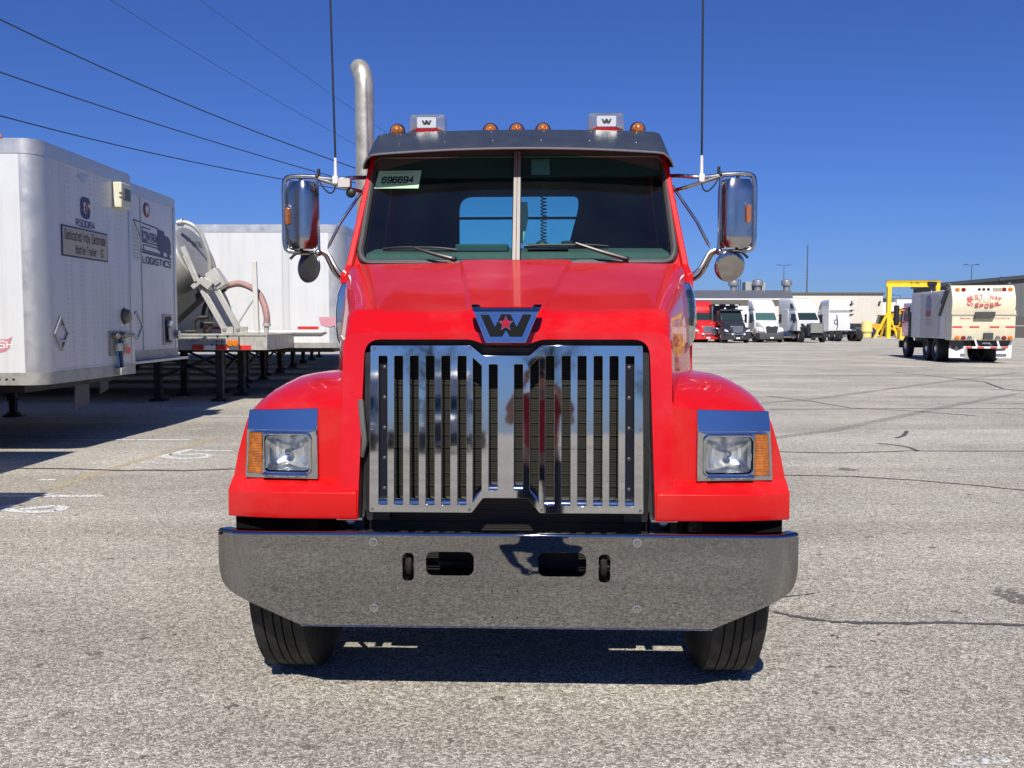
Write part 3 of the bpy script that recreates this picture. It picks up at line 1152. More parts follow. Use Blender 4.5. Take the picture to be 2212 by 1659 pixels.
m.prism([(-.026, 1.95), (.026, 1.95), (.026, 2.64), (-.026, 2.64)], -.016, .02, 'y')
m.xf(wsp)
part(m, 'centre_post', BLACK, WSF, bevel=.004)
for dx in (-.0115, .0115):
    m = MB()
    m.prism([(dx - .0105, 1.95), (dx + .0105, 1.95), (dx + .0105, 2.64), (dx - .0105, 2.64)], -.021, -.014, 'y')
    m.xf(wsp)
    part(m, 'trim_strip', mat('post_trim', (.20, .175, .15), .45), WSF, bevel=.0015)
# roof, back wall, floor
m = MB()
rings = []
for y, dz in ((1.86, 0), (1.95, .045), (2.1, .07), (2.6, .075), (2.84, .05)):
    rings.append([(x, y, 2.69 + dz * (1 - (abs(x) / .9) ** 4)) for x in (-.875, -.80, -.6, -.3, 0, .3, .6, .80, .875)])
m.loft(rings)
ROOF = part(m, 'roof', RED, smooth=50)
m = MB()
m.box(-.86, .86, 1.9, 2.83, 2.66, 2.675)
part(m, 'headliner', mat('headliner', (.05, .05, .05), .9), ROOF)
rw = rpoly([(-.335, 2.150), (.325, 2.150), (.398, 2.43), (.398, 2.515), (-.44, 2.515), (-.44, 2.150)], [.02, .02, .04, .10, .10, .03], 6)
m = MB()
m.prism([(-.95, .92), (.95, .92), (.95, 1.9), (.875, 2.69), (-.875, 2.69), (-.95, 1.9)], 2.79, 2.84, 'y', [rw])
BACKW = part(m, 'back_wall', mat('cab_back', (.018, .026, .040), .75))
m = MB()
m.prism(rw, 2.812, 2.816, 'y')
part(m, 'rear_window', glass('rear_glass', (.75, .92, .92), .02), BACKW)
m = MB()
m.box(-.44, .40, 2.805, 2.825, 2.355, 2.372)
part(m, 'window_bar', BLACK, BACKW)
m = MB()
m.box(-.95, .95, 1.45, 2.8, .92, .98)
part(m, 'floor_pan', DARKMETAL)
# dashboard, wheel, seats
m = MB()
prof = [(1.59, 1.70), (1.575, 1.93), (1.62, 2.03), (1.85, 2.075), (2.0, 2.055), (2.04, 1.96), (2.0, 1.5)]
m.loft([[(x, y + .04 * (abs(x) / .9) ** 2, z) for y, z in prof] for x in (-.90, -.6, -.3, 0, .3, .6, .90)], closed=True, caps=True)
DASH = part(m, 'dashboard', mat('dash_grey', (.15, .095, .088), .8, noise=(30, .1)), bevel=.012)
m = MB()
m.box(.06, .30, 1.66, 1.9, 2.05, 2.085)
m.box(-.36, -.05, 1.66, 1.9, 2.04, 2.085)
part(m, 'dash_tray', mat('dash_dark', (.05, .055, .055), .6), DASH, bevel=.008)
m = MB()
c0 = Vector((.46, 2.18, 2.02))
ax = Vector((0, -.55, .83)).normalized()
sx_, ux_ = Vector((1, 0, 0)), ax.cross(Vector((1, 0, 0)))
m.tube([c0 + (sx_ * math.cos(R(10 * k)) + ux_ * math.sin(R(10 * k))) * .22 for k in range(37)], .014, 8, caps=False)
m.bar(c0 - sx_ * .22, c0 + sx_ * .22, .04, .015, ax)
m.cyl(c0, c0 - ax * .35, .03)
part(m, 'steering_wheel', mat('wheel_black', (.02, .02, .02), .25, coat=.5))
for x in (-.48, .48):
    m = MB()
    m.prism(rpoly([(2.30, 1.40), (2.62, 1.40), (2.74, 2.14), (2.66, 2.17), (2.56, 1.58), (2.30, 1.56)], .04), x - .23, x + .23, 'x')
    part(m, 'seat', mat('seat_cloth', (.02, .021, .024), .95), bevel=.03, seg=3)
m = MB()
pts = []
for k in range(160):
    t = k / 159
    pts.append((.155 + .017 * math.cos(k * .8), 1.93 + .017 * math.sin(k * .8), 2.13 + .42 * t))
m.tube(pts, .0038, 5)
part(m, 'coiled_cord', BLACK)
m = MB()
m.ball((.145, 1.93, 2.085), .045, sx=1, sy=.6, sz=1)
m.box(.16, .185, 1.92, 1.94, 2.04, 2.08)
part(m, 'microphone', BLACK)
m = MB()
m.prism(rrect(.26, .335, 2.03, 2.125, .015), 1.92, 1.95, 'y')
part(m, 'display_unit', BLACK)
m = MB()
m.prism(rpoly([(.012, 2.12), (.03, 2.12), (.06, 2.28), (.055, 2.37), (.012, 2.37)], .01), 2.0, 2.04, 'y')
part(m, 'cup_holder', mat('pale_plastic', (.45, .46, .42), .5))
m = MB()
m.box(-.88, .88, 1.84, 1.90, 2.50, 2.66)
part(m, 'header_console', mat('headliner', (.05, .05, .05), .9), ROOF)
# stock sticker inside the glass
def stk(x, y, z):
    return wsp(x, y, z)
m = MB()
m.prism([(-.922, 2.425), (-.632, 2.420), (-.628, 2.532), (-.915, 2.535)], .0055, .0075, 'y')
m.xf(stk)
STK = part(m, 'stock_sticker', mat('sticker_green', (.40, .66, .38), .7))
def on_glass(w_, h_, s_, cx, cz, material, name):
    m_ = MB()
    tot = sum(GLYPH[ch][0] for ch in s_) + 1.7 * (len(s_) - 1)
    x, k = -tot / 2, 0
    for ch in s_:
        for a, b_ in glyph_ribbons(ch, 1.5):
            k += 1
            m_.loft([[(cx + (p.x + x) * w_ / (tot + 1.5), .0042 - .0002 * (k % 2), cz + (p.y - 3) * h_ / 7.5) for p in q] for q in (a, b_)])
        x += GLYPH[ch][0] + 1.7
    m_.xf(stk)
    return m_.build(name, material, STK, smooth=0)
INK = mat('ink_black', (.008, .008, .01), .6)
on_glass(.215, .044, '696694', -.777, 2.476, INK, 'number')
for zz in (2.517, 2.446):
    m = MB()
    m.prism([(-.875, zz), (-.675, zz - .001), (-.675, zz + .004), (-.875, zz + .005)], .0046, .0052, 'y')
    m.xf(stk)
    part(m, 'printed_rule', mat('sticker_ink_green', (.20, .40, .20), .7), STK)
m = MB()
m.prism([(.09, 2.50), (.21, 2.50), (.21, 2.60), (.09, 2.60)], .03, .032, 'y')
m.xf(wsp)
part(m, 'paper_tag', mat('paper_grey', (.30, .29, .27), .8))
# wipers
for (p0, p1, ta, tb) in (((-.355, 1.985), (-.60, 2.055), (-.785, 2.050), (-.345, 2.040)), ((.625, 1.985), (.345, 2.075), (.045, 2.060), (.535, 2.060))):
    def wpt(q, d):
        return Vector(wsp(q[0], d, q[1]))
    m = MB()
    m.tube([wpt(p0, -.05), wpt(((p0[0] * .5 + p1[0] * .5), p0[1] * .55 + p1[1] * .45), -.06), wpt(p1, -.05)], [.014, .011, .007], 8)
    m.ball(wpt(p0, -.045), .022, sz=.7)
    arm = part(m, 'wiper_arm', mat('wiper_black', (.02, .02, .02), .35, coat=.3))
    m = MB()
    a, b2 = wpt(ta, -.022), wpt(tb, -.022)
    mid = wpt(((ta[0] + tb[0]) / 2, max(ta[1], tb[1]) + .006), -.03)
    m.tube(smooth_path([a, (a + mid) / 2 + Vector((0, -.003, .004)), mid, (b2 + mid) / 2 + Vector((0, -.003, .004)), b2], 4), .006, 6)
    m.bar(a + Vector((0, .006, -.008)), b2 + Vector((0, .006, -.008)), .006, .014)
    part(m, 'wiper_blade', mat('wiper_black', (.02, .02, .02), .35, coat=.3), arm)

# --- sun visor
m = MB()
rows = []
VX = [-.915, -.91, -.90, -.89, -.875, -.84, -.79, -.70, -.55, -.35, -.15, 0, .15, .35, .55, .70, .79, .84, .875, .89, .90, .91, .915]
for x in VX:
    a = abs(x) / .915
    zb = 2.622 - .030 * a ** 2 - .05 * max(0, (a - .9) / .1) ** 2
    yb = 1.60 + .04 * a ** 2 + .13 * max(0, (a - .9) / .1) ** 2
    zt = 2.787 - .018 * a ** 2 - .20 * max(0, (a - .945) / .055) ** 2
    yt = 1.90 + .02 * a ** 2
    col = []
    for k in range(6):
        t = k / 5
        col.append((x * (1 - .03 * t), yb + (yt - yb) * t + .0, zb + (zt - zb) * (t + .22 * t * (1 - t))))
    rows.append(col)
m.loft(rows)
under = [[(p[0], p[1] + .004, p[2] - .007) for p in c] for c in rows]
m.loft(under)
m.loft([[c[0] for c in rows], [c[0] for c in under]])
VIS = part(m, 'sun_visor', VISOR, smooth=45)
m = MB()
m.tube([Vector(c[0]) + Vector((0, -.002, -.002)) for c in rows[1:-1]], .0065, 8)
part(m, 'visor_edge', mat('visor_edge', (.35, .36, .37), .3, .8), VIS)
for xx, t in [(x, t) for x in (-.69, -.42, -.14, .14, .42, .69) for t in (.30, .82)]:
    x = xx + (t - .3) * .03 * (1 if xx > 0 else -1)
    a = abs(x) / .915
    zb, yb = 2.622 - .030 * a ** 2, 1.60 + .04 * a ** 2
    zt, yt = 2.785 - .018 * a ** 2, 1.90 + .02 * a ** 2
    c = Vector((x, yb + (yt - yb) * t, zb + (zt - zb) * (t + .22 * t * (1 - t))))
    mm = MB().ball(c + Vector((0, -.002, .002)), .0075, 8, 6)
    part(mm, 'rivet', STEEL, VIS)
m = MB()
m.box(-.80, .80, 1.88, 1.90, 2.655, 2.72)
part(m, 'visor_back', RED, VIS)
# marker lamps
for x in (-.745, -.172, -.012, .150, .727):
    m = MB()
    zz = 2.790
    prof = [(.043, .09), (.043, .02), (.040, .0), (.034, -.018), (.022, -.031), (.008, -.036), (.0, -.0365)]
    m.lathe(prof, (x, 1.985, zz + .012), (0, 1, 0), 18)
    part(m, 'marker_lamp', AMBER)
    m = MB()
    m.lathe([(.046, .02), (.050, .022), (.047, .08), (.03, .12), (.0, .13)], (x, 1.985, zz + .012), (0, 1, 0), 18)
    m.box(x - .03, x + .03, 2.0, 2.12, zz - .055, zz - .02)
    part(m, 'lamp_housing', CHROME)
# chrome roof lamps with W plates
for x in (-.557, .533):
    m = MB()
    secs = []
    for y, w_, h_ in ((1.945, .060, .034), (1.955, .064, .037), (1.975, .098, .050), (1.985, .108, .057), (2.04, .111, .059), (2.10, .09, .05)):
        secs.append([(x + px, y, 2.842 + pz) for px, pz in rrect(-w_, w_, -h_, h_, min(h_ * .45, .02), 4)])
    m.loft(secs, closed=True, caps=True)
    rl = part(m, 'roof_lamp', mat('lamp_chrome', (.66, .66, .65), .28, .85, noise=(12, .06)), smooth=30)
    m = MB()
    m.box(x - .05, x + .05, 1.99, 2.10, 2.752, 2.79)
    part(m, 'lamp_foot', CHROME, rl)
    m = MB()
    m.prism([(x - .057, 2.811), (x + .057, 2.811), (x + .057, 2.873), (x - .057, 2.873)], 1.940, 1.9445, 'y')
    pl = part(m, 'plate', mat('lamp_plate', (.60, .60, .58), .3, .3), rl)
    k = .000052
    m = MB()
    m.prism([(x + (a - 1010) * k, 2.842 - (c - 820) * k * 1.05) for a, c in W], 1.9375, 1.9395, 'y')
    part(m, 'letter_w', INK, pl)

# --- exhaust stack
path = [(-1.122, 2.9, z) for z in (.9, 2.0, 2.9, 3.22)] + [(-1.124, 2.9, 3.31), (-1.132, 2.91, 3.37), (-1.150, 2.935, 3.425), (-1.174, 2.99, 3.455), (-1.184, 3.07, 3.462), (-1.186, 3.13, 3.462)]
m = MB()
sp_ = smooth_path(path[3:], 4)
m.tube(path[:3] + sp_, .0665, 24, caps=False)
m.tube([Vector(p) for p in path[:3]] + [p + Vector((0, 0, 0)) for p in sp_], .062, 24, caps=False)
part(m, 'exhaust_stack', STACK, smooth=60)
m = MB()
m.box(-1.12, -.9, 2.86, 2.94, 1.2, 1.3)
m.cyl((-1.122, 2.9, .9), (-1.122, 2.9, 1.9), .10, 20)
part(m, 'exhaust_bracket', STEEL)

# --- mirrors
CHT = mat('mirror_chrome', (.46, .45, .44), .20, 1.0, noise=(7, .05))
for s in (-1, 1):
    Y = 1.75
    def q(x, z, dy=0.0):
        return Vector((s * x, Y + dy, z))
    m = MB()
    m.tube(bent([q(1.18, 2.487), q(1.30, 2.494), q(1.378, 2.487), q(1.386, 2.42), q(1.386, 2.11), q(1.375, 2.055), q(1.30, 2.045), q(1.17, 2.040)], .055, 6), .0145, 12)
    MIR = part(m, 'mirror_frame', CHT)
    m = MB()
    m.tube(bent([q(.885, 2.505, .14), q(.96, 2.49, .04), q(1.02, 2.478), q(1.10, 2.475), q(1.20, 2.487)], .06), .0125, 10)
    m.tube(bent([q(.895, 2.41, .14), q(.96, 2.412, .03), q(1.08, 2.445), q(1.20, 2.483)], .05), .0115, 10)
    part(m, 'mirror_arm', CHT, MIR)
    m = MB()
    m.tube([q(1.187, 2.487), q(1.180, 2.045)], .0095, 10)
    part(m, 'mirror_rod', CHT, MIR)
    m = MB()
    m.tube([q(.915, 2.44, .08), q(1.05, 2.22), q(1.118, 2.09), q(1.128, 2.065)], [.009, .009, .009, .002], 10)
    part(m, 'diagonal_brace', CHT, MIR)
    m = MB()
    m.tube(bent([q(1.18, 2.045), q(1.145, 2.035, .02), q(1.085, 1.90, .04), q(.985, 1.86, .10)], .05), .0135, 10)
    m.tube(bent([q(1.16, 2.055), q(1.125, 2.04), q(1.065, 1.93, -.02), q(.975, 1.88, .0)], .05), .0115, 10)
    part(m, 'lower_arm', CHT, MIR)
    for zz, rr in ((2.49, .013), (2.043, .016)):
        mm = MB().ball(q(1.185, zz), rr * 1.35, 10, 7)
        if zz > 2.4:
            mm.cyl(q(1.175, 2.49), q(1.175, 2.535), .009, 10)
        part(mm, 'clamp', BLACK if zz > 2.4 else CHT, MIR)
    # head: rounded shell
    rot = R(14) if s > 0 else R(-38)
    cx, cz = 1.281, 2.262
    m = MB()
    secs = []
    hw_ = .094
    for k in range(13):
        t = -1 + 2 * k / 12
        zz = cz + .198 * t
        sh = (1 - abs(t) ** 9) ** .5 if abs(t) < 1 else 0
        sc_ = .80 + .20 * sh
        pts = []
        for j in range(17):
            a = R(180 + 180 * j / 16)
            ex = .55
            pts.append((hw_ * sc_ * math.copysign(abs(math.cos(a)) ** ex, math.cos(a)), -.072 * sc_ * (abs(math.sin(a)) ** .75), zz))
        pts += [(hw_ * sc_, .045 * sc_, zz), (-hw_ * sc_, .045 * sc_, zz)]
        cr, sr = math.cos(rot), math.sin(rot)
        secs.append([(s * cx + px * cr - py * sr, Y + .015 + px * sr + py * cr, pz) for px, py, pz in pts])
    m.loft(secs, closed=True, caps=True)
    HD = part(m, 'mirror_head', CHT, MIR, smooth=50)
    m = MB()
    m.cyl(q(1.285, 2.455), q(1.285, 2.49), .010)
    m.cyl(q(1.285, 2.05), q(1.285, 2.075), .010)
    m.cyl(q(1.287, 2.04), q(1.287, 2.01), .004)
    part(m, 'mirror_pivot', BLACK, MIR)
    lx, ly = (.040, -.066) if s > 0 else (-.036, -.068)
    m = MB()
    cr, sr = math.cos(rot), math.sin(rot)
    def hq(px, py, pz):
        return (s * cx + px * cr - py * sr, Y + .015 + px * sr + py * cr, pz)
    m.prism(rrect(lx - .022, lx + .022, cz - .085, cz + .062, .018), ly - .006, ly + .03, 'y')
    m.xf(hq)
    part(m, 'lamp_base', CHT, MIR, bevel=.004)
    m = MB()
    m.prism(rrect(lx - .013, lx + .013, cz - .055, cz + .045, .010), ly - .020, ly - .004, 'y')
    m.xf(hq)
    part(m, 'marker_lens', AMBER, MIR, bevel=.005, seg=3)
    # round convex mirror below, seen from its back/front disc
    cxr, czr, rr = 1.247, 1.958, .093
    m = MB()
    rot2 = R(10) if s > 0 else R(-32)
    axm = Vector((math.sin(rot2), -math.cos(rot2), -.22 if s > 0 else .05)).normalized()
    m.lathe([(0, .010), (rr * .35, .009), (rr * .7, .006), (rr * .95, .001), (rr, -.004), (rr * .98, -.012), (0, -.014)], q(cxr, czr), axm, 32)
    part(m, 'convex_mirror', mat('convex_steel', (.40, .385, .37), .10, 1.0) if s > 0 else mat('convex_dark', (.06, .058, .055), .22, .5, noise=(8, .3)), MIR, smooth=50)
    m = MB()
    m.tube(smooth_path([q(1.20, 2.04, -.01), q(1.26, 2.045, -.025), q(1.31, 2.035, -.03), q(1.345, 2.005, -.03)], 4), .008, 8)
    part(m, 'mirror_bracket', BLACK, MIR)
    # antenna with coil cable
    xb = 1.075
    m = MB()
    tilt = -.020 if s < 0 else -.006
    m.tube([(s * xb, Y, 2.60), (s * xb + tilt, Y, 3.6), (s * xb + tilt * 1.8, Y, 4.5)], [.0065, .0058, .003], 8)
    ANT = part(m, 'antenna', BLACK)
    m = MB()
    m.cyl((s * xb, Y, 2.49), (s * xb, Y, 2.60), .011, 10, .008)
    m.box(s * xb - .016, s * xb + .016, Y - .02, Y + .02, 2.445, 2.492)
    part(m, 'antenna_mount', mat('mount_white', (.66, .65, .62), .4), ANT, bevel=.004)
    m = MB()
    m.tube(smooth_path([q(1.075, 2.445), q(1.085, 2.405, -.01), q(1.11, 2.392, -.02), q(1.15, 2.43, -.02), q(1.175, 2.475, -.01)], 5), .0045, 6)
    part(m, 'antenna_cable', BLACK, ANT)
    if s < 0:
        m = MB()
        m.prism(rrect(-1.055, -.985, 2.425, 2.475, .006), Y - .03, Y + .03, 'y')
        part(m, 'junction_box', mat('box_grey', (.48, .47, .43), .6), MIR, bevel=.004)
        m = MB()
        m.ball((-.985, Y, 2.395), .03, sy=.6)
        part(m, 'small_lamp', BLACK, MIR)

# ------------------------------------------------------------------ parked trailers on the left
ALU = mat('aluminium', (.52, .52, .51), .42, .7, noise=(4, .04), bump=(2.5, .015))
TWHITE = mat('trailer_white', (.60, .605, .60), .38, noise=(1.4, .03), dirt=(1.2, (.42, .41, .38), .35, (5, 5, .35)), bump=(1.1, .05))
TFRONT = mat('trailer_front', (.55, .555, .57), .36, noise=(1.2, .03), dirt=(1.2, (.36, .36, .355), .45, (5, 5, .35)), bump=(1.3, .10))
RAILG = mat('trailer_rail', (.36, .35, .32), .5, .3, noise=(5, .12), dirt=(4, (.18, .16, .13), .6))
CHASSIS = mat('chassis_black', (.012, .012, .013), .6, noise=(6, .3))
NAVY = mat('print_navy', (.014, .026, .11), .5)
PRED = mat('print_red', (.55, .02, .02), .5)
REFL_R = mat('tape_red', (.60, .03, .025), .35)
REFL_W = mat('tape_white', (.78, .78, .76), .35)

def van_trailer(label, X0, D0, D1, zb, zt, length=13.0, rc=.22, rail=.16, brail=.15, gear_x=3.0, wheels=True, group=None):
    """front face looks to +x; local x = 0 at the front, y = 0 at the near side"""
    w = D1 - D0
    t = thing('box_trailer', label, 'trailer', (X0, D0, 0), 0, group or 'box trailers parked side by side')
    P = lambda m, n, ma, par=None, **k: m.build(n, ma, par or t, **k)
    a, b_ = zb + brail, zt - rail
    P(MB().box(-length, -rc, 0, .03, a, b_), 'side_panel', TWHITE)
    P(MB().box(-length, -rc, w - .03, w, a, b_), 'side_panel', TWHITE)
    fp = P(MB().box(-.03, 0, rc, w - .10, a, b_), 'front_panel', TFRONT)
    m = MB()
    n = 10
    arc = [(-rc + rc * math.sin(R(90 * k / n)), rc - rc * math.cos(R(90 * k / n))) for k in range(n + 1)]
    m.loft([[(x, y, z) for x, y in arc] for z in (a, (a + b_) / 2, b_)])
    P(m, 'corner_post', ALU, smooth=60)
    P(MB().box(-.10, .012, w - .10, w + .004, a, b_), 'corner_post', ALU, bevel=.008)
    def ring(z0, z1, e, name, ma):
        m = MB()
        pl = [(-length, -e)] + [(-rc + (rc + e) * math.sin(R(90 * k / n)), rc - (rc + e) * math.cos(R(90 * k / n))) for k in range(n + 1)] + [(e, w + e), (-length, w + e)]
        m.prism(pl, z0, z1, 'z')
        return P(m, name, ma, smooth=40)
    ring(b_, zt, .006, 'top_rail', ALU)
    ring(zb, a, .008, 'bottom_rail', RAILG)
    ring(zt, zt + .02, -.01, 'roof', ALU)
    P(MB().box(-length, -.3, .12, w - .12, zb - .10, zb), 'floor_beams', CHASSIS)
    for y in (.45, w - .45):
        m = MB()
        m.box(-gear_x - .07, -gear_x + .07, y - .07, y + .07, .28, zb)
        m.box(-gear_x - .05, -gear_x + .05, y - .05, y + .05, .04, .30)
        m.lathe([(.0, .10), (.10, .09), (.18, .02), (.18, 0), (0, 0)], (-gear_x, y, .0), (0, 0, 1), 10)
        P(m, 'landing_leg', CHASSIS)
    m = MB()
    m.bar((-gear_x, .45, .45), (-gear_x, w - .45, .95), .05, .05)
    m.bar((-gear_x, .45, .6), (-gear_x - 1.0, .45, zb), .05, .05)
    m.bar((-gear_x, w - .45, .6), (-gear_x - 1.0, w - .45, zb), .05, .05)
    P(m, 'leg_brace', CHASSIS)
    if wheels:
        for x in (-length + 1.4, -length + 2.65):
            for y, s in ((.22, -1), (w - .22, 1)):
                m = MB().lathe([(.28, -.14), (.46, -.15), (.50, -.12), (.50, .12), (.46, .15), (.28, .14)], (x, y, .50), (0, 1, 0), 24)
                ty = P(m, 'tyre', RUBBER)
                P(MB().lathe([(.29, s * .12), (.20, s * .05), (.08, s * .12), (0, s * .12)], (x, y, .50), (0, 1, 0), 20), 'rim', STEEL, ty)
    P(MB().box(-length - .02, -length + .05, 0, w, zb, zt), 'rear_frame', ALU)
    return t, w, a, b_

def rivet_rows(parent, pts, r=.008, ax=(1, 0, 0), ma=None):
    m = MB()
    for p in pts:
        m.lathe([(r, 0), (r * .75, r * .6), (.0, r * .8)], p, ax, 5)
    o = m.build('rivets', ma or ALU, parent, smooth=60)
    o['kind'] = 'stuff'
    return o

# nearest trailer in view
TA, wA, aA, bA = van_trailer('grey box trailer with navy letter logo and beige sign on its nose', -5.63, 11.0, 13.66, .885, 3.80)
rv = []
for y in (.29, .66, .77, 1.02, 1.12, 1.36, 1.48, 1.75, 1.86, 2.20, 2.31, wA - .14):
    for k in range(42):
        rv.append((.001, y, aA + .05 + (bA - aA - .1) * k / 41))
for k in range(44):
    rv.append((.001, .30 + (wA - .5) * k / 43, aA + .03))
rivet_rows(TA, rv)
fx = .004
def on_nose(t, pts, d, name, ma, d0=.003, **k):
    """flat outline (y,z) lying on a trailer nose"""
    m = MB()
    m.prism(pts, d0, d, 'x')
    return m.build(name, ma, t, **k)
YX, ZX = (0, 1, 0), (0, 0, 1)
def ztrailer(v, D):
    return 1.62 - (v - 700) * D / 1979.0
# placards and lettering (positions along the nose: y from the near corner)
sg = on_nose(TA, [(.53, 2.475), (1.82, 2.475), (1.82, 2.865), (.53, 2.865)], .012, 'sign_border', NAVY)
sp2 = on_nose(TA, [(.55, 2.495), (1.80, 2.495), (1.80, 2.845), (.55, 2.845)], .014, 'sign_plate', mat('sign_beige', (.40, .37, .30), .6, noise=(4, .08)), .0125)
lettering('Dedicated Indy Gatorade', 1.16, .135, (.0155, 1.175, 2.755), YX, ZX, INK, TA)
lettering('Bottle Trailer', .60, .115, (.0155, 1.18, 2.582), YX, ZX, INK, TA)
lettering('G', .08, .11, (.0155, 1.64, 2.582), YX, ZX, INK, TA)
lettering('R50084', .53, .095, (.006, 1.195, 2.932), YX, ZX, NAVY, TA)
gl = lettering('G', .27, .285, (.006, 1.205, 3.145), YX, ZX, NAVY, TA, name='logo_letter', th=1.9)
on_nose(TA, [(1.15, 3.05), (1.22, 3.13), (1.19, 3.145), (1.27, 3.235), (1.30, 3.225), (1.25, 3.15), (1.28, 3.135)], .010, 'logo_bolt', mat('logo_orange', (.42, .10, .07), .5), .007)
# builder's wing badge near the roof
m = MB()
m.prism([(1.03, 3.55), (1.30, 3.59), (1.30, 3.565), (1.165, 3.475), (1.03, 3.525)], .004, .010, 'x')
m.build('maker_badge', ALU, TA, smooth=0)
# electric box, lamp, placard holder
m = MB()
m.box(.0, .13, 2.05, 2.36, 3.26, 3.62)
eb = m.build('electric_box', mat('box_cream', (.62, .60, .44), .5, noise=(5, .06)), TA, bevel=.015)
m = MB()
m.box(.13, .145, 2.12, 2.33, 3.37, 3.54)
m.box(.10, .14, 2.035, 2.05, 3.46, 3.475)
m.box(.10, .14, 2.035, 2.05, 3.40, 3.415)
m.build('meter_panel', mat('panel_grey', (.10, .10, .10), .5), eb, bevel=.004)
m = MB()
m.lathe([(.0, .10), (.07, .09), (.10, .05), (.10, 0), (.12, 0)], (.0, 2.34, 1.735), (1, 0, 0), 18)
m.build('socket_housing', mat('socket_olive', (.16, .16, .11), .4, .4), TA)
m = MB()
for p, q2 in (((.28, 1.50), (.44, 1.71)), ((.44, 1.71), (.60, 1.50)), ((.60, 1.50), (.44, 1.29)), ((.44, 1.29), (.28, 1.50)), ((.36, 1.59), (.52, 1.59)), ((.36, 1.41), (.52, 1.41))):
    m.bar((.012, *p), (.012, *q2), .022, .022, (1, 0, 0))
m.build('placard_holder', mat('placard_alu', (.40, .40, .40), .35, .8), TA)
# service panel with air lines
m = MB()
m.box(.003, .02, 1.80, 2.26, 1.17, 1.52)
m.build('service_panel', mat('panel_olive', (.27, .26, .21), .6), TA)
m = MB()
m.cyl((.05, 1.84, 1.45), (.05, 2.52, 1.46), .028, 10)
m.ball((.06, 1.93, 1.45), .05)
m.ball((.06, 2.18, 1.46), .05)
m.ball((.07, 2.12, 1.33), .05)
m.build('air_coupling', mat('coupling_brass', (.28, .25, .19), .4, .7, noise=(20, .4)), TA)
for y0, col, nm in ((1.94, (.05, .22, .42), 'blue_air_line'), (2.04, (.015, .03, .10), 'electric_cable')):
    m = MB()
    m.tube(smooth_path([(.06, y0, 1.44), (.05, y0 + .02, 1.25), (.05, y0 + .05, 1.02), (.03, y0 + .06, .95)], 4), .014 if 'blue' in nm else .028, 8)
    m.build(nm, mat(nm, col, .4), TA)
m = MB()
m.box(.03, .08, 1.94, 2.08, 1.24, 1.35)
m.build('cable_clip', mat('clip_pale', (.55, .53, .45), .5), TA)
m = MB()
m.prism([(2.24, 1.20), (2.36, 1.18), (2.42, 1.27), (2.27, 1.30)], .05, .056, 'x')
m.build('warning_tag', mat('tag_red', (.85, .12, .10), .6), TA)
m = MB()
m.prism([(1.96, .90), (2.16, .90), (2.16, 1.0), (1.96, 1.0)], .0, .10, 'x')
m.build('cable_holder', mat('holder_grey', (.42, .40, .34), .5), TA, bevel=.01)
m = MB()
m.prism([(1.45, .46), (1.90, .50), (1.92, .89), (1.52, .89)], -.35, -.34, 'x')
m.build('mud_flap', mat('flap_grey', (.10, .10, .105), .8), TA)
# side near the corner: map sticker and lower marks
m = MB()
m.prism([(-.80, 1.43), (-.42, 1.44), (-.36, 1.47), (-.38, 1.40), (-.40, 1.33), (-.45, 1.29), (-.55, 1.27), (-.62, 1.24), (-.70, 1.28), (-.84, 1.28)], -.003, -.0005, 'y')
m.build('map_sticker', mat('sticker_pink', (.50, .22, .24), .5), TA)
lettering('WABASH', .56, .09, (-.64, -.005, 1.375), (1, 0, 0), ZX, mat('sticker_white', (.75, .75, .73), .5), TA)
m = MB()
for k in range(9):
    m.lathe([(.016, 0), (.016, .002), (0, .002)], (-.36 - k * .085, -.0085, .955), (0, -1, 0), 8)
o = m.build('rail_holes', INK, TA, smooth=0)
o['kind'] = 'stuff'
m = MB()
m.box(-.62, -.40, -.010, .0, 3.83, 3.86)
m.build('marker_lamp', mat('lamp_orange', (.60, .16, .02), .3), TA)
m = MB()
m.box(-.45, -.15, .85, 1.15, 3.82, 3.87)
m.build('roof_vent', TWHITE, TA, bevel=.01)

# second trailer
TB, wB, aB, bB = van_trailer('white box trailer with blue lorry logo lettering on its nose', -6.02, 13.95, 16.5, 1.04, 3.83, gear_x=2.75)
for y in (1.02,):
    m = MB()
    m.box(0, .012, y, y + .02, aB, bB)
    m.build('panel_seam', ALU, TB)
rivet_rows(TB, [(.001, y, aB + .05 + (bB - aB - .1) * k / 40) for y in (.30, 1.0, 2.42) for k in range(41)])
m = MB()
m.lathe([(.0, .02), (.115, .018), (.125, .0)], (.0, 1.28, 3.49), (1, 0, 0), 20)
bd = m.build('round_badge', mat('badge_maroon', (.20, .06, .06), .3, .5), TB)
m = MB()
m.prism([(1.22, 3.42), (1.27, 3.42), (1.28, 3.49), (1.32, 3.42), (1.36, 3.42), (1.33, 3.55), (1.23, 3.55)], .021, .024, 'x')
m.build('badge_figure', mat('badge_pale', (.55, .50, .48), .4), bd)
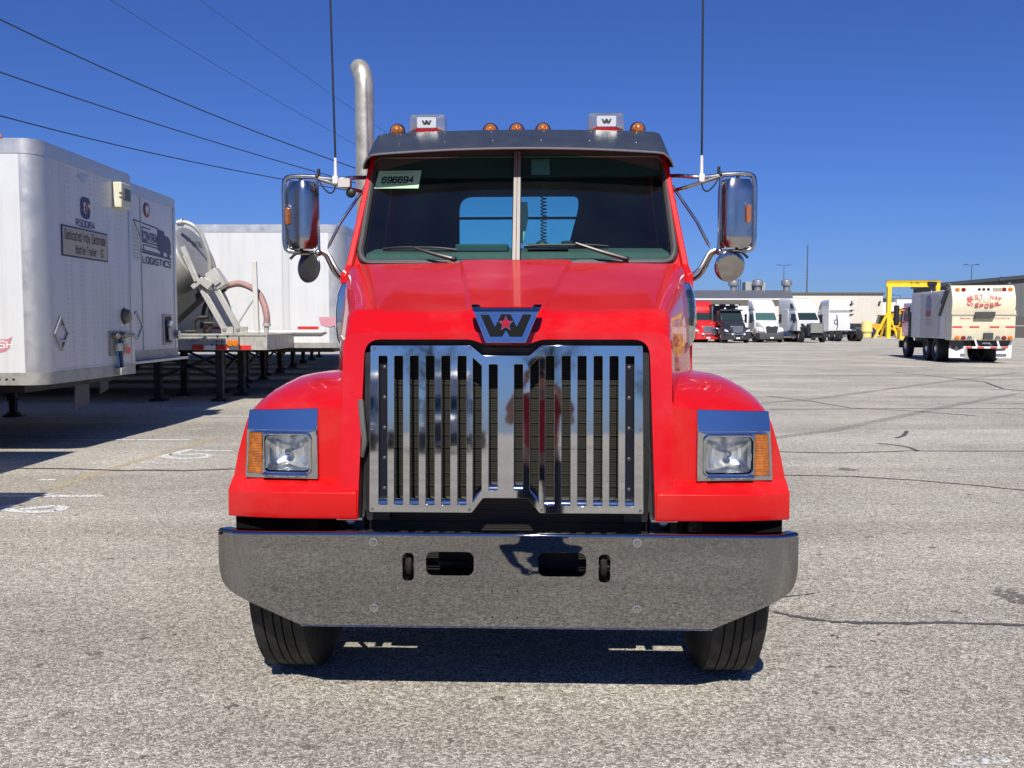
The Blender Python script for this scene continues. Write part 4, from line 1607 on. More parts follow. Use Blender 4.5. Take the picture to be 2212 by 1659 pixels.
# lorry drawing
cab_pts = [(1.78, 3.18), (2.12, 3.16), (2.12, 3.02), (2.34, 2.98), (2.46, 2.80), (2.46, 2.36), (2.40, 2.34), (2.36, 2.20), (2.30, 2.20), (2.26, 2.36), (2.08, 2.40), (2.04, 2.24), (1.94, 2.24), (1.90, 2.40), (1.78, 2.42)]
LG = lambda p: (.74 + (p[0] - .62) * .859, 2.76 + (p[1] - 2.18) * .464)
on_nose(TB, [LG(p) for p in cab_pts], .008, 'logo_cab', NAVY)
m = MB()
for p, q2, w_ in (((.62, 3.30), (1.80, 3.20), .02), ((.62, 3.30), (.90, 2.78), .02), ((1.02, 3.12), (1.42, 3.10), .02), ((1.02, 3.12), (1.00, 2.62), .02), ((1.00, 2.62), (1.80, 2.58), .02),
                  ((1.06, 2.52), (1.80, 2.48), .02), ((.92, 2.34), (1.92, 2.28), .02), ((.92, 2.26), (2.46, 2.18), .035), ((.95, 2.50), (.99, 2.36), .02), ((1.05, 2.50), (1.09, 2.36), .02)):
    p, q2 = LG(p), LG(q2)
    m.bar((.005, *p), (.005, *q2), w_, .006, (1, 0, 0))
m.build('logo_outline', NAVY, TB, smooth=0)
lettering('COMTRAK', .66, .17, (.009, 1.43, 3.05), (0, 1, -.02), ZX, NAVY, TB, th=1.3)
lettering('LOGISTICS', 1.26, .125, (.006, 1.69, 2.665), (0, 1, -.01), ZX, NAVY, TB, th=1.4)
on_nose(TB, rpoly([(.40, 2.66), (.90, 2.62), (.99, 2.75), (.99, 3.05), (.92, 3.24), (.40, 3.27)], .10), .006, 'faded_sticker', mat('sticker_faded', (.46, .49, .46), .5))
m = MB()
for k in range(9):
    m.bar((.0075, .44, 2.70 + k * .06), (.0075, .93, 2.69 + k * .06), .012, .003, (1, 0, 0))
o = m.build('sticker_lines', mat('sticker_faded_ink', (.30, .34, .34), .5), TB, smooth=0)
o['kind'] = 'stuff'
m = MB()
for p, q2 in (((.48, 1.64), (.76, 1.82)), ((.76, 1.82), (1.0, 1.58)), ((1.0, 1.58), (.78, 1.38)), ((.78, 1.38), (.50, 1.50))):
    m.bar((.012, *p), (.012, *q2), .025, .02, (1, 0, 0))
m.build('placard_holder', ALU, TB)
m = MB()
m.prism(rrect(1.86, 2.26, 1.26, 1.79, .02), .003, .02, 'x', [rrect(1.91, 2.21, 1.30, 1.75, .02)])
sp3 = m.build('service_frame', RAILG, TB)
m = MB()
m.box(.002, .008, 1.91, 2.21, 1.30, 1.75)
m.build('service_recess', INK, sp3)
m = MB()
m.ball((.05, 2.05, 1.62), .07)
m.cyl((.04, 2.05, 1.57), (.04, 2.08, 1.34), .03)
m.build('air_coupling', mat('coupling_pale', (.45, .46, .48), .35, .5), sp3)
m = MB()
m.lathe([(.0, .09), (.07, .08), (.08, .0)], (.0, 2.43, 1.44), (1, 0, 0), 14)
m.build('socket_housing', STEEL, TB)
m = MB()
m.box(-.04, .16, .05, wB + .10, .995, 1.035)
m.build('bumper_bar', ALU, TB, bevel=.008)
m = MB()
m.prism([(.05, .55), (.34, .60), (.36, 1.0), (.08, 1.0)], -.30, -.29, 'x')
m.build('mud_flap', mat('flap_grey', (.10, .10, .105), .8), TB)

# long white trailer at the back, side on
TC, wC, aC, bC = van_trailer('long white box trailer seen side on behind the grey dump tank', -3.86, 21.2, 23.8, 1.07, 3.88, length=15.0, rc=.36, rail=.16, brail=.12)
seam = mat('seam_grey', (.52, .53, .53), .5)
for k in range(9):
    x = -1.35 - k * 1.92 / 1.0
    if x < -14.5:
        break
    m = MB()
    m.box(x - .09, x + .09, -.004, .002, aC, bC)
    sm = m.build('seam_strip', seam, TC)
    rivet_rows(sm, [(x + dx, -.004, aC + .03 + (bC - aC - .06) * j / 54) for dx in (-.07, .07) for j in range(55)], .012, (0, -1, 0), ALU)
m = MB()
m.tube([(-14, -.03, 1.43), (-.55, -.03, 1.43), (-.42, -.02, 1.44)], [.05, .05, .01], 10)
m.build('rub_rail', ALU, TC)
m = MB()
m.box(-14, -.4, -.006, .0, 1.19, 1.37)
m.build('lower_panel', mat('panel_light', (.66, .66, .64), .4, dirt=(3, (.40, .38, .33), .4)), TC)
for k in range(6):
    m = MB()
    x = -.85 - k * 2.2
    m.box(x - .24, x + .24, -.008, .0, 1.505, 1.565)
    m.build('reflector_strip', REFL_R, TC)
m = MB()
m.prism(rpoly([(-.60, 1.78), (-.18, 1.78), (-.14, 1.70), (-.20, 1.60), (-.36, 1.54), (-.56, 1.60)], .03), -.010, -.005, 'y')
m.build('map_sticker', mat('sticker_rose', (.55, .25, .30), .5), TC)

# trailers added behind the long one, their shade darkens the ground beneath it
for q, nth in enumerate(('first', 'second', 'third', 'fourth', 'fifth', 'sixth')):
    van_trailer('white box trailer added for shade, %s behind the long side on trailer' % nth, -4.3 - q * .45, 24.7 + 3.7 * q, 27.3 + 3.7 * q, 1.05, 3.7, length=15.0, rc=.3)

TY, *_ = van_trailer('low white box trailer standing just left of the view', -5.66, 6.6, 9.2, .90, 2.50)  # these two stand left of the view and cast the near shadow
TZ, *_ = van_trailer('nearest white box trailer, outside the left edge of the view', -4.62, 2.6, 5.1, .90, 3.80)

# ------------------------------------------------------------------ dry bulk tank trailer between them
DT = 19.0
TT = thing('tank_trailer', 'grey dump tank trailer with tilted round hatch and red hose', 'trailer', (at(580, 740, DT).x, DT - .1, 0))
PALE = mat('tank_grey', (.47, .46, .42), .45, .25, noise=(5, .08), dirt=(3, (.32, .30, .25), .4))
DECK = mat('deck_grey', (.40, .385, .34), .55, .15, noise=(7, .15), dirt=(5, (.16, .13, .10), .7))
PIPE = mat('pipe_dark', (.035, .035, .035), .5, .3)
ox, oy = TT.location.x, TT.location.y
def tp(x, y, dy=0.0):
    """place on the trailer from the photograph (zoomed crop), at the trailer's own depth plus dy"""
    u, v = (440 + x / 4.365) * .8641, (520 + y / 4.365) * .8641
    p = at(u, v, DT + dy)
    return Vector((p.x - ox, p.y - oy, p.z))
P = lambda m, n, ma, par=None, **k: m.build(n, ma, par or TT, **k)
a, b_ = tp(1025, 1375), tp(1025, 1550)
zd, zl = a.z, b_.z
P(MB().box(-9, .0, 0, 2.3, zl, zd), 'deck', DECK, bevel=.01)
P(MB().box(-8.95, -.02, -.02, .0, zd - .03, zd + .01), 'deck_edge', DECK)
m = MB()
for k in range(5):
    x0 = tp(200, 1520).x + k * (tp(330, 1520).x - tp(200, 1520).x) * .98
    m = MB().box(x0, x0 + (tp(330, 1520).x - tp(200, 1520).x) * .98 - .006, -.03, -.005, zl + .01, zl + .10)
    P(m, 'reflector_strip', REFL_R if k % 2 == 0 else REFL_W)
for xx in (300, 655):
    m = MB()
    q0, q1, q2 = tp(xx - 80, 1480), tp(xx + 55, 1395), tp(xx + 55, 1490)
    m.prism([(q0.x, q0.z), (q2.x, q2.z), (q1.x, q1.z)], -.12, -.02, 'y')
    P(m, 'gusset', DECK)
for xx in (628, 685):
    c = tp(xx, 1473)
    m = MB().lathe([(.0, .035), (.06, .03), (.075, .0)], (c.x, -.125, c.z), (0, -1, 0), 14)
    P(m, 'side_lamp', mat('lamp_orange', (.60, .16, .02), .3))
m = MB()
for xx, yy in ((465, 1455), (520, 1455), (415, 1495), (465, 1495), (520, 1495), (575, 1495), (470, 1395), (580, 1395)):
    c = tp(xx, yy)
    m.lathe([(.022, 0), (.018, .01), (0, .012)], (c.x, -.02, c.z), (0, -1, 0), 8)
o = P(m, 'bolt_heads', PIPE)
o['kind'] = 'stuff'
# plates and struts
for xa in ((470, 600), (610, 755)):
    q0, q1 = tp(xa[0], 1375), tp(xa[1], 1295)
    P(MB().box(q0.x, q1.x, .25, .29, q0.z, q1.z), 'hinge_plate', DECK)
for (x0, y0), (x1, y1), dd in (((265, 850), (535, 1330), 0.2), ((432, 868), (685, 1330), .2)):
    m = MB()
    p0, p1 = tp(x0, y0, dd), tp(x1, y1, dd)
    m.bar(p0, p1, .125, .06, (0, 1, 0))
    st = P(m, 'strut', PALE, bevel=.015)
    for p in (p0, p1):
        mm = MB().lathe([(.0, .04), (.04, .035), (.06, .0)], (p.x, p.y - .03, p.z), (0, -1, 0), 8)
        P(mm, 'pivot_bolt', mat('bolt_grey', (.30, .29, .27), .4, .5), st)
p0, p1 = tp(853, 580, .3), tp(885, 1370, .3)
P(MB().bar(p0, p1, .10, .08, (0, 1, 0)), 'upright_post', mat('post_pale', (.56, .55, .50), .5, noise=(5, .06)), bevel=.01)
P(MB().cyl(tp(848, 990, .3), tp(615, 1355, .2), .022, 8), 'stay_rod', PALE)
# hoses and pipes
m = MB()
m.tube(smooth_path([tp(500, 890, .6), tp(560, 850, .6), tp(680, 825, .6), (tp(800, 860, .6)), tp(900, 930, .5), tp(960, 1050, .4), tp(990, 1180, .35), tp(990, 1290, .35)], 5), .068, 12)
P(m, 'red_hose', mat('hose_red', (.34, .19, .175), .6, noise=(6, .3), dirt=(5, (.20, .14, .12), .7)))
m = MB()
m.cyl(tp(990, 1240, .35), tp(985, 1372, .35), .055, 12)
m.cyl(tp(990, 1255, .35), tp(990, 1290, .35), .085, 12)
P(m, 'hose_coupling', PALE)
m = MB()
m.cyl(tp(485, 905, .6), tp(530, 868, .6), .08, 12)
P(m, 'hose_collar', PIPE)
m = MB()
m.tube(bent([tp(195, 1360, .5), tp(195, 1235, .5), tp(235, 1195, .5), tp(350, 1190, .5)], .15), .045, 12)
m.tube(smooth_path([tp(385, 1000, .5), tp(375, 1180, .5), tp(380, 1290, .5), tp(350, 1345, .5), tp(270, 1350, .5)], 4), .05, 12)
m.tube(smooth_path([tp(350, 1000, .7), tp(315, 1080, .7), tp(295, 1180, .7), tp(280, 1340, .7)], 4), .045, 12)
m.cyl(tp(310, 1255, .45), tp(415, 1255, .45), .045, 10)
m.cyl(tp(105, 1345, .4), tp(240, 1345, .4), .03, 8)
m.box(tp(165, 1370).x, tp(245, 1370).x, .35, .7, tp(0, 1372).z, tp(0, 1320).z)
P(m, 'valve_pipes', PIPE)
# tilted vessel: hatch disc, cone and barrel
nrm = Vector((.87, -.20, .45)).normalized()
cdisc = tp(228, 495, .75)
RD = .62
m = MB().lathe([(.0, .05), (RD * .6, .045), (RD * .93, .015), (RD, .0), (RD, -.05), (RD * .97, -.06)], cdisc, nrm, 36)
HT = P(m, 'hatch', mat('hatch_shaded_grey', (.30, .30, .295), .45, .3, noise=(5, .08)), smooth=40)  # shade of the face turned from the sun put into this darker grey
m = MB().lathe([(RD * .98, -.06), (RD * 1.04, -.10), (RD * 1.06, -.9), (RD * 1.10, -1.3), (RD * 1.12, -3.0), (0, -3.0)], cdisc, nrm, 40)
P(m, 'vessel', PALE, smooth=40)
ctr = cdisc + nrm * .056
sx2 = Vector((.36, .80, .0)).normalized()
up2 = nrm.cross(Vector((0, 0, 1))).normalized()
zz = (nrm.cross(up2) * -1).normalized()
xd = Vector(nrm.cross(zz) * -1).normalized()
xd = zz.cross(nrm).normalized()
if xd.y < 0 and xd.x < 0:
    xd = -xd
lettering('508198', .40, .14, ctr + zz * .20 + xd * .05, xd, zz, mat('stencil', (.10, .10, .10), .6), HT)
m = MB()
m.tube(smooth_path([tp(40, 160, .3), tp(110, 158, .3), tp(200, 200, .3), tp(280, 300, .35), tp(340, 450, .4), tp(365, 570, .45), tp(370, 680, .5)], 5), .045, 12)
P(m, 'vent_pipe', PALE)
m = MB()
m.cyl(tp(15, 165, .3), tp(62, 158, .3), .07, 14)
m.cyl(tp(62, 158, .3), tp(75, 158, .3), .09, 14)
P(m, 'pipe_flange', ALU)
m = MB()
m.bar(tp(75, 420, .1), tp(235, 800, .1), .10, .05, (0, 1, 0))
m.bar(tp(90, 520, .05), tp(215, 800, .05), .05, .05, (0, 1, 0))
P(m, 'hatch_guide', PALE)
m = MB()
m.bar(tp(180, 870, .1), tp(300, 770, .1), .10, .08, (0, 1, 0))
m.bar(tp(415, 835, .15), tp(475, 790, .15), .10, .08, (0, 1, 0))
m.bar(tp(390, 690, .3), tp(510, 870, .3), .26, .3, (0, 1, 0))
m.bar(tp(310, 790, .2), tp(400, 860, .2), .18, .3, (0, 1, 0))
P(m, 'cradle', PALE, bevel=.01)
m = MB()
q0, q1, q2, q3 = tp(-60, 1260, .3), tp(300, 940, .3), tp(215, 870, .3), tp(-60, 1080, .3)
m.prism([(q0.x, q0.z), (q1.x, q1.z), (q2.x, q2.z), (q3.x, q3.z)], q0.y, q0.y + .5, 'y')
P(m, 'under_beam', PIPE)
for x in (-1.1, -2.4):
    for y in (.35, 1.9):
        m = MB()
        m.box(x - .07, x + .07, y - .07, y + .07, .05, zl)
        m.box(x - .16, x + .16, y - .14, y + .14, .0, .05)
        P(m, 'landing_leg', CHASSIS)
m = MB()
m.bar((-1.1, .35, .5), (-2.4, .35, zl - .1), .06, .06)
m.bar((-2.4, .35, .5), (-1.1, .35, zl - .1), .06, .06)
m.prism([(-3.6, zl), (-2.6, zl), (-2.9, .62), (-3.3, .62)], .4, .46, 'y')
P(m, 'leg_brace', CHASSIS)
for x in (-7.0, -8.25):
    for y in (.25, 2.05):
        m = MB().lathe([(.28, -.14), (.46, -.15), (.50, -.12), (.50, .12), (.46, .15), (.28, .14)], (x, y, .50), (0, 1, 0), 24)
        P(m, 'tyre', RUBBER)

# ------------------------------------------------------------------ far vehicles and buildings on the right
DGLASS = mat('dark_glass', (.02, .035, .035), .06, coat=.3)
CABW = mat('cab_white', (.68, .68, .675), .3, coat=.6, noise=(2, .02))
CABR = mat('cab_red', (.62, .02, .02), .3, coat=.6)
CABK = mat('cab_black', (.028, .030, .036), .3, coat=.6)
GREYPL = mat('grey_plastic', (.06, .062, .068), .55)
CHR2 = mat('chrome_plain', (.62, .63, .64), .12, 1.0)
LAMPW = mat('lamp_white', (.85, .85, .82), .15, .3, coat=1)

def sec(y, w, z0, z1, r, cx=0.0, n=3):
    return [(cx + x, y, z) for x, z in rrect(-w / 2, w / 2, z0, z1, r, n)]
def body(parent, name, ma, secs, **k):
    return MB().loft(secs, closed=True, caps=True).build(name, ma, parent, **k)
def simple_wheel(parent, x, y, r, w, side, rim=None, n=20):
    m = MB().lathe([(r * .56, -w / 2), (r * .94, -w / 2), (r, -w * .4), (r, w * .4), (r * .94, w / 2), (r * .56, w / 2)], (x, y, r), (1, 0, 0), n)
    t = m.build('tyre', RUBBER, parent)
    MB().lathe([(r * .57, side * w * .42), (r * .48, side * w * .2), (r * .2, side * w * .15), (r * .18, side * w * .45), (0, side * w * .45)], (x, y, r), (1, 0, 0), 16).build('rim', rim or STEEL, t)
    return t

def semi(name, label, cat, loc, rz, paint, style, group='trucks parked along the workshop'):
    """tractor facing local -y; y = 0 at the bumper"""
    t = thing(name, label, cat, loc, rz, group)
    B = lambda m, n, ma, par=None, **k: m.build(n, ma, par or t, **k)
    conv = style in ('daycab', 'sleeper', 'hoodless')
    # lower front
    if style != 'hoodless':
        bm_ = GREYPL if conv else paint
        body(t, 'bumper', bm_, [sec(.0, 1.5, .32, .80, .06), sec(.06, 2.1, .28, .86, .08), sec(.35, 2.40, .28, .88, .08), sec(.75, 2.42, .30, .86, .06)], smooth=40)
        B(MB().box(-.16, .16, -.012, .01, .36, .48), 'plate', REFL_W)
        hb = body(t, 'hood', paint, [sec(.10, 1.20, .85, 1.42, .12), sec(.22, 1.45, .85, 1.52, .15), sec(.7, 1.70, .85, 1.72, .2), sec(1.55, 2.0, .9, 1.98, .2)], smooth=45)
        for s in (-1, 1):
            body(t, 'fender', paint, [sec(.30, .35, .80, 1.12, .10, s * .85), sec(.45, .50, .75, 1.28, .14, s * .93), sec(.95, .56, .70, 1.36, .16, s * .95), sec(1.5, .52, .70, 1.30, .14, s * .95), sec(1.75, .45, .7, 1.2, .1, s * .95)], smooth=45)
            m = MB()
            m.prism([(s * .74, .92), (s * 1.12, 1.0), (s * 1.10, 1.18), (s * .86, 1.10)], .22, .34, 'y')
            B(m, 'headlight', LAMPW, bevel=.02)
        if conv:
            m = MB()
            m.prism(rpoly([(-.44, .78), (.44, .78), (.56, 1.40), (.30, 1.46), (0, 1.38), (-.30, 1.46), (-.56, 1.40)], .04), .02, .16, 'y')
            gg = B(m, 'grille', GREYPL, bevel=.02)
            for k in range(6):
                B(MB().box(-.44 - k * .018, .44 + k * .018, .004, .03, .84 + k * .10, .875 + k * .10), 'grille_bar', mat('bar_black', (.015, .015, .016), .35), gg)
        else:
            m = MB()
            m.prism(rpoly([(-.42, .90), (.42, .90), (.42, 1.45), (-.42, 1.45)], .05), .03, .12, 'y')
            gg = B(m, 'grille', CHR2, bevel=.015)
            for k in range(7):
                B(MB().box(-.36, .36, .015, .032, .95 + k * .068, .975 + k * .068), 'grille_bar', mat('bar_black', (.015, .015, .016), .35), gg)
            B(MB().box(-.62, .62, -.10, -.05, .72, .78).box(-.40, -.35, -.10, -.04, .45, 1.05).box(.35, .40, -.10, -.04, .45, 1.05), 'bull_bar', CHR2, bevel=.01)
            for x in (-.52, .52):
                B(MB().lathe([(0, -.05), (.08, -.04), (.10, 0)], (x, -.10, .76), (0, 1, 0), 12), 'fog_lamp', LAMPW)
    else:
        B(MB().box(-.55, .55, .10, .28, .85, 1.62), 'radiator', mat('core_grey', (.22, .22, .19), .6), bevel=.01)
        B(MB().box(-.60, .60, .12, .30, 1.62, 1.70).box(-.62, -.55, .1, .3, .8, 1.65).box(.55, .62, .1, .3, .8, 1.65), 'radiator_frame', STEEL)
        B(MB().box(-.75, .75, .3, 1.5, .55, 1.35).ball((-.55, .6, 1.5), .18).ball((.3, .8, 1.45), .2).cyl((-.6, .5, 1.1), (-.8, 1.3, 1.6), .12), 'engine', DARKMETAL, bevel=.03)
        B(MB().box(-.5, .5, -.1, .5, .42, .55), 'crossmember', DARKMETAL)
    # cab
    zr = 2.80
    wcab = 2.15 if conv else 2.0
    m = MB()
    m.prism([(1.50, 1.0), (1.50, 1.92), (1.98, zr - .12), (2.1, zr), (3.3, zr), (3.3, 1.0)], -wcab / 2, wcab / 2, 'x')
    m.xf(lambda x, y, z: (x * (1 - .06 * max(0, z - 1.9)), y, z))
    cb = B(m, 'cab', paint, smooth=30, bevel=.05, seg=3)
    m = MB()
    k = (1.98 - 1.50) / (zr - .12 - 1.92)
    pts = rpoly([(-.95, 1.98), (.95, 1.98), (.88, zr - .18), (-.88, zr - .18)], .06)
    m.prism(pts, -.02, .0, 'y')
    m.xf(lambda x, y, z: (x, y + 1.49 + (z - 1.92) * k, z))
    B(m, 'windshield', DGLASS if style != 'daycab' else mat('teal_glass', (.05, .11, .10), .06, coat=.3), cb)
    for s in (-1, 1):
        m = MB()
        m.prism([(1.75, 1.95), (2.75, 1.95), (2.75, zr - .25), (2.15, zr - .25)], s * (wcab / 2 - .03), s * (wcab / 2 + .008), 'x')
        m.xf(lambda x, y, z: (x * (1 - .06 * max(0, z - 1.9)), y, z))
        B(m, 'door_glass', DGLASS, cb)
        body(t, 'mirror', BLACK, [sec(1.58, .10, 1.75, 2.45, .04, s * (wcab / 2 + .26)), sec(1.66, .20, 1.70, 2.5, .06, s * (wcab / 2 + .26)), sec(1.74, .18, 1.72, 2.48, .05, s * (wcab / 2 + .26))], smooth=45)
        B(MB().bar((s * wcab / 2, 1.75, 1.9), (s * (wcab / 2 + .26), 1.68, 1.95), .06, .06).bar((s * wcab / 2, 1.8, 2.4), (s * (wcab / 2 + .26), 1.68, 2.3), .05, .05), 'mirror_arm', BLACK)
    if style in ('daycab', 'sleeper', 'hoodless'):
        zt = 3.85 if style == 'daycab' else 3.95
        yb = 3.3 if style == 'daycab' else 5.0
        fa = body(t, 'roof_fairing', paint, [sec(1.95, 1.85, zr - .12, zr + .05, .05), sec(2.15, 1.95, zr - .1, zr + .55, .15), sec(2.6, 2.0, zr - .1, zt - .1, .22), sec(3.2, 2.05, zr - .1, zt, .22), sec(yb, 2.1, zr - .1, zt, .15)], smooth=45)
        for x in (-.7, -.18, 0, .18, .7):
            B(MB().ball((x, 2.05, zr + .10), .035, 8, 6), 'marker_lamp', AMBER, fa)
        if style == 'daycab':
            m = MB()
            m.prism([(-.42, 3.66), (.42, 3.66), (.30, 3.28), (-.30, 3.28)], 0, .01, 'y')
            m.xf(lambda x, y, z: (x, y + 2.26 + (z - 3.28) * .82 - .03, z))
            bdg = B(m, 'door_crest', PRED, fa)
            for txt, zc in (('WEST', 3.55), ('SIDE', 3.40)):
                o = lettering(txt, .46, .12, (0, 2.22 + (zc - 3.28) * .82, zc), (1, 0, 0), (0, .63, .77), REFL_W, bdg)
        if style != 'daycab':
            m = MB()
            m.prism([(3.25, .9), (5.0, .9), (5.0, zr + .2), (3.25, zr + .2)], -1.06, 1.06, 'x')
            B(m, 'sleeper_box', paint, bevel=.05, seg=3)
            for s in (-1, 1):
                m = MB()
                m.prism(rpoly([(2.3, 3.0), (2.9, 3.0), (2.95, 3.5), (2.6, 3.4)], .05), s * 1.0, s * 1.04, 'x')
                B(m, 'skylight', DGLASS)
    elif style == 'dump':
        m = MB()
        m.prism([(-1.02, 2.75), (1.02, 2.75), (.98, 2.88), (-.98, 2.88)], 1.72, 1.98, 'y')
        B(m, 'sun_visor', paint, bevel=.02)
        for x in (-.5, .5):
            B(MB().ball((x, 2.0, 2.95), .10, 10, 7), 'roof_lamp', LAMPW)
        m = MB()
        m.prism([(3.6, 1.1), (3.55, 3.15), (2.9, 3.25), (2.85, 3.40), (7.8, 3.15), (8.1, 1.2)], -1.2, 1.2, 'x')
        B(m, 'dump_body', mat('dump_dark', (.03, .03, .033), .5, noise=(4, .3)), bevel=.02)
        for x in (-.95, 0, .85):
            B(MB().box(x - .18, x + .18, 2.80, 2.84, 3.24, 3.33), 'strobe_lamp', LAMPW)
        B(MB().cyl((-1.22, 1.9, 1.05), (-1.22, 2.4, 1.05), .28, 16).cyl((-1.15, 3.4, 1.0), (-1.15, 3.4, 3.3), .08, 12), 'air_cleaner', CHR2)
    elif style == 'heavy':
        fa = body(t, 'roof_fairing', paint, [sec(1.95, 1.85, zr - .12, zr + .05, .05), sec(2.3, 1.95, zr - .1, zr + .7, .2), sec(2.9, 2.0, zr - .1, 3.7, .2), sec(5.0, 2.1, .9, 3.7, .15)], smooth=45)
    L_ = 7.6 if style != 'dump' else 8.2
    for s in (-1, 1):
        simple_wheel(t, s * 1.04, .98, .50, .28, s)
        for yy in (L_ - 1.9, L_ - .6):
            simple_wheel(t, s * .95, yy, .50, .56, s)
        B(MB().box(s * .42 - .04, s * .42 + .04, .4, L_, .62, .9), 'frame_rail', DARKMETAL)
        B(MB().cyl((s * .95, 2.4, .62), (s * .95, 3.9, .62), .30, 18), 'fuel_tank', STEEL)
        B(MB().box(min(s * .7, s * 1.2), max(s * .7, s * 1.2), L_ + .02, L_ + .04, .25, .85), 'mud_flap', BLACK)
    B(MB().box(-.6, .6, L_ - 1.8, L_ - .9, .95, 1.02), 'fifth_wheel', DARKMETAL)
    return t

def X(u, D):
    return (u - 1106.0) * D / 1979.0
semi('red_semi_truck', 'red semi truck leftmost in the far row, half hidden by the hood', 'truck', (X(1530, 80), 80, 0), R(4), CABR, 'heavy')
semi('dump_truck', 'black dump truck with chrome grille, facing the viewer in the far row', 'dump truck', (X(1594, 78), 78, 0), R(6), CABK, 'dump')
DAY = semi('day_cab_truck', 'white day cab truck with red crest on its roof fairing', 'truck', (X(1667, 80), 80, 0), R(4), CABW, 'daycab')
semi('sleeper_truck', 'white sleeper truck with its hood removed and radiator showing', 'truck', (X(1765, 80), 80, 0), R(12), CABW, 'hoodless')
SLP = semi('sleeper_truck', 'white sleeper truck turned away, showing its flat back wall', 'truck', (X(1770, 93), 93, 0), R(182), CABW, 'sleeper')
m = MB()
for z in (3.5, 2.9, 2.5):
    m.bar((-.95, 5.0, z), (-1.25, 5.25, z + .05), .06, .10)
    m.bar((-1.0, 5.1, z), (-1.1, 5.25, z - .12), .05, .08)
m.build('fairing_hinges', BLACK, SLP)
m = MB()
m.tube([(.35 + .17 * math.cos(R(k * 20)), 5.07, 1.85 + .2 * math.sin(R(k * 20))) for k in range(19)], .025, 6, caps=False)
m.tube(smooth_path([(.3, 5.06, 2.5), (.22, 5.1, 1.9), (.2, 5.1, 1.4), (.3, 5.06, 1.1)]), .03, 6)
m.build('air_hoses', BLACK, SLP)
for zz, x0 in ((3.15, -.45), (3.15, .45)):
    m = MB().lathe([(.20, 0), (.22, .02), (.24, 0)], (x0, 5.0, zz), (0, 1, 0), 16)
    m.build('back_panel_rib', mat('rib_grey', (.62, .62, .62), .4), SLP)

# garbage truck
GT = thing('garbage_truck', 'cream rear loading garbage truck with red oval lettering, driving away', 'garbage truck', (X(2112, 38.0), 37.6, 0), R(-9))
CREAM = mat('garbage_cream', (.72, .66, .47), .45, noise=(3, .05), dirt=(2, (.50, .44, .32), .4))
GW = mat('garbage_white', (.66, .66, .64), .45, noise=(3, .05), dirt=(2.2, (.36, .34, .30), .5))
G_ = lambda m, n, ma, par=None, **k: m.build(n, ma, par or GT, **k)
# tailgate (y = 0 nearest the viewer), body, cab ahead
m = MB()
prof = [(.55, .95), (.10, .95), (.02, 1.10), (.0, 1.95), (.12, 2.03), (.10, 2.12), (.03, 2.4), (.05, 2.7), (.25, 3.15), (.42, 3.22), (.9, 3.22), (.9, .95)]
m.loft([[(x, y, z) for y, z in prof] for x in (-1.22, 1.22)], closed=True, caps=True)
TG = G_(m, 'tailgate', CREAM, bevel=.02)
m = MB()
m.box(-1.24, 1.24, -.03, .02, 1.97, 2.04)
G_(m, 'tailgate_ledge', mat('ledge_grey', (.40, .38, .33), .5), TG)
m = MB()
m.prism([(-.42, 1.85), (.36, 1.85), (.42, 2.12), (-.34, 2.12)], -.14, .05, 'y')
G_(m, 'cable_reel', mat('mech_dark', (.05, .05, .05), .6), TG, bevel=.03)
for x0, x1 in ((-1.2, -.82), (-.54, -.16), (.24, .6), (.84, 1.2)):
    G_(MB().box(x0, x1, -.012, .02, 1.48, 1.53), 'reflector_strip', REFL_R, TG)
for z, y in ((1.05, -.01), (3.03, .16)):
    for x, c in ((-1.0, 'lamp_orange'), (-.76, 'lamp_dark_red'), (.80, 'lamp_dark_red'), (1.04, 'lamp_orange')):
        ma = MATS['lamp_orange'] if c == 'lamp_orange' else mat('lamp_dark_red', (.22, .01, .01), .3)
        G_(MB().lathe([(0, -.03), (.07, -.025), (.09, 0), (.09, .05)], (x, y, z), (0, 1, 0), 14), 'tail_lamp', ma, TG)
for x in (-.52, .56):
    G_(MB().lathe([(0, -.03), (.07, -.025), (.09, 0), (.09, .05)], (x, -.01, 1.05), (0, 1, 0), 14), 'reversing_lamp', STEEL, TG)
for x in (-.05, .12, .30):
    G_(MB().lathe([(0, -.03), (.045, -.02), (.06, 0), (.06, .05)], (x - .1, .17, 3.04), (0, 1, 0), 10), 'small_lamp', INK, TG)
G_(MB().box(.38, .72, .14, .2, 2.97, 3.10), 'vent_grid', mat('vent_tan', (.35, .32, .25), .5), TG)
# oval lettering
def arc_text(txt, cx, cz, rx, rz, a0, a1, size, ma, par, yfun):
    m = MB()
    n = len(txt)
    for i, ch in enumerate(txt):
        if ch == ' ':
            continue
        a = R(a0 + (a1 - a0) * (i / (n - 1)))
        px, pz = cx + rx * math.cos(a), cz + rz * math.sin(a)
        tx, tz = -rx * math.sin(a), rz * math.cos(a)
        if tx < 0:
            tx, tz = -tx, -tz
        th = math.atan2(tz, tx)
        th *= .8
        for a_, b_ in glyph_ribbons(ch, 1.5):
            rows = []
            for q in (a_, b_):
                row = []
                for p in q:
                    qx, qz = (p.x - GLYPH[ch][0] / 2) * size / 7.5 * 1.1, (p.y - 3) * size / 7.5
                    vx, vz = px + qx * math.cos(th) - qz * math.sin(th), pz + qx * math.sin(th) + qz * math.cos(th)
                    row.append((vx, yfun(vz), vz))
                rows.append(row)
            m.loft(rows)
    return m.build('lettering', ma, par, smooth=0)
def tgy(z):
    for (y0, z0), (y1, z1) in zip(prof[4:9], prof[5:10]):
        if z0 <= z <= z1:
            return y0 + (y1 - y0) * (z - z0) / (z1 - z0) - .025
    return .0
RL = mat('letter_red', (.58, .10, .09), .5)
arc_text('BEST WAY', .0, 2.55, .66, .20, 152, 28, .19, RL, TG, tgy)
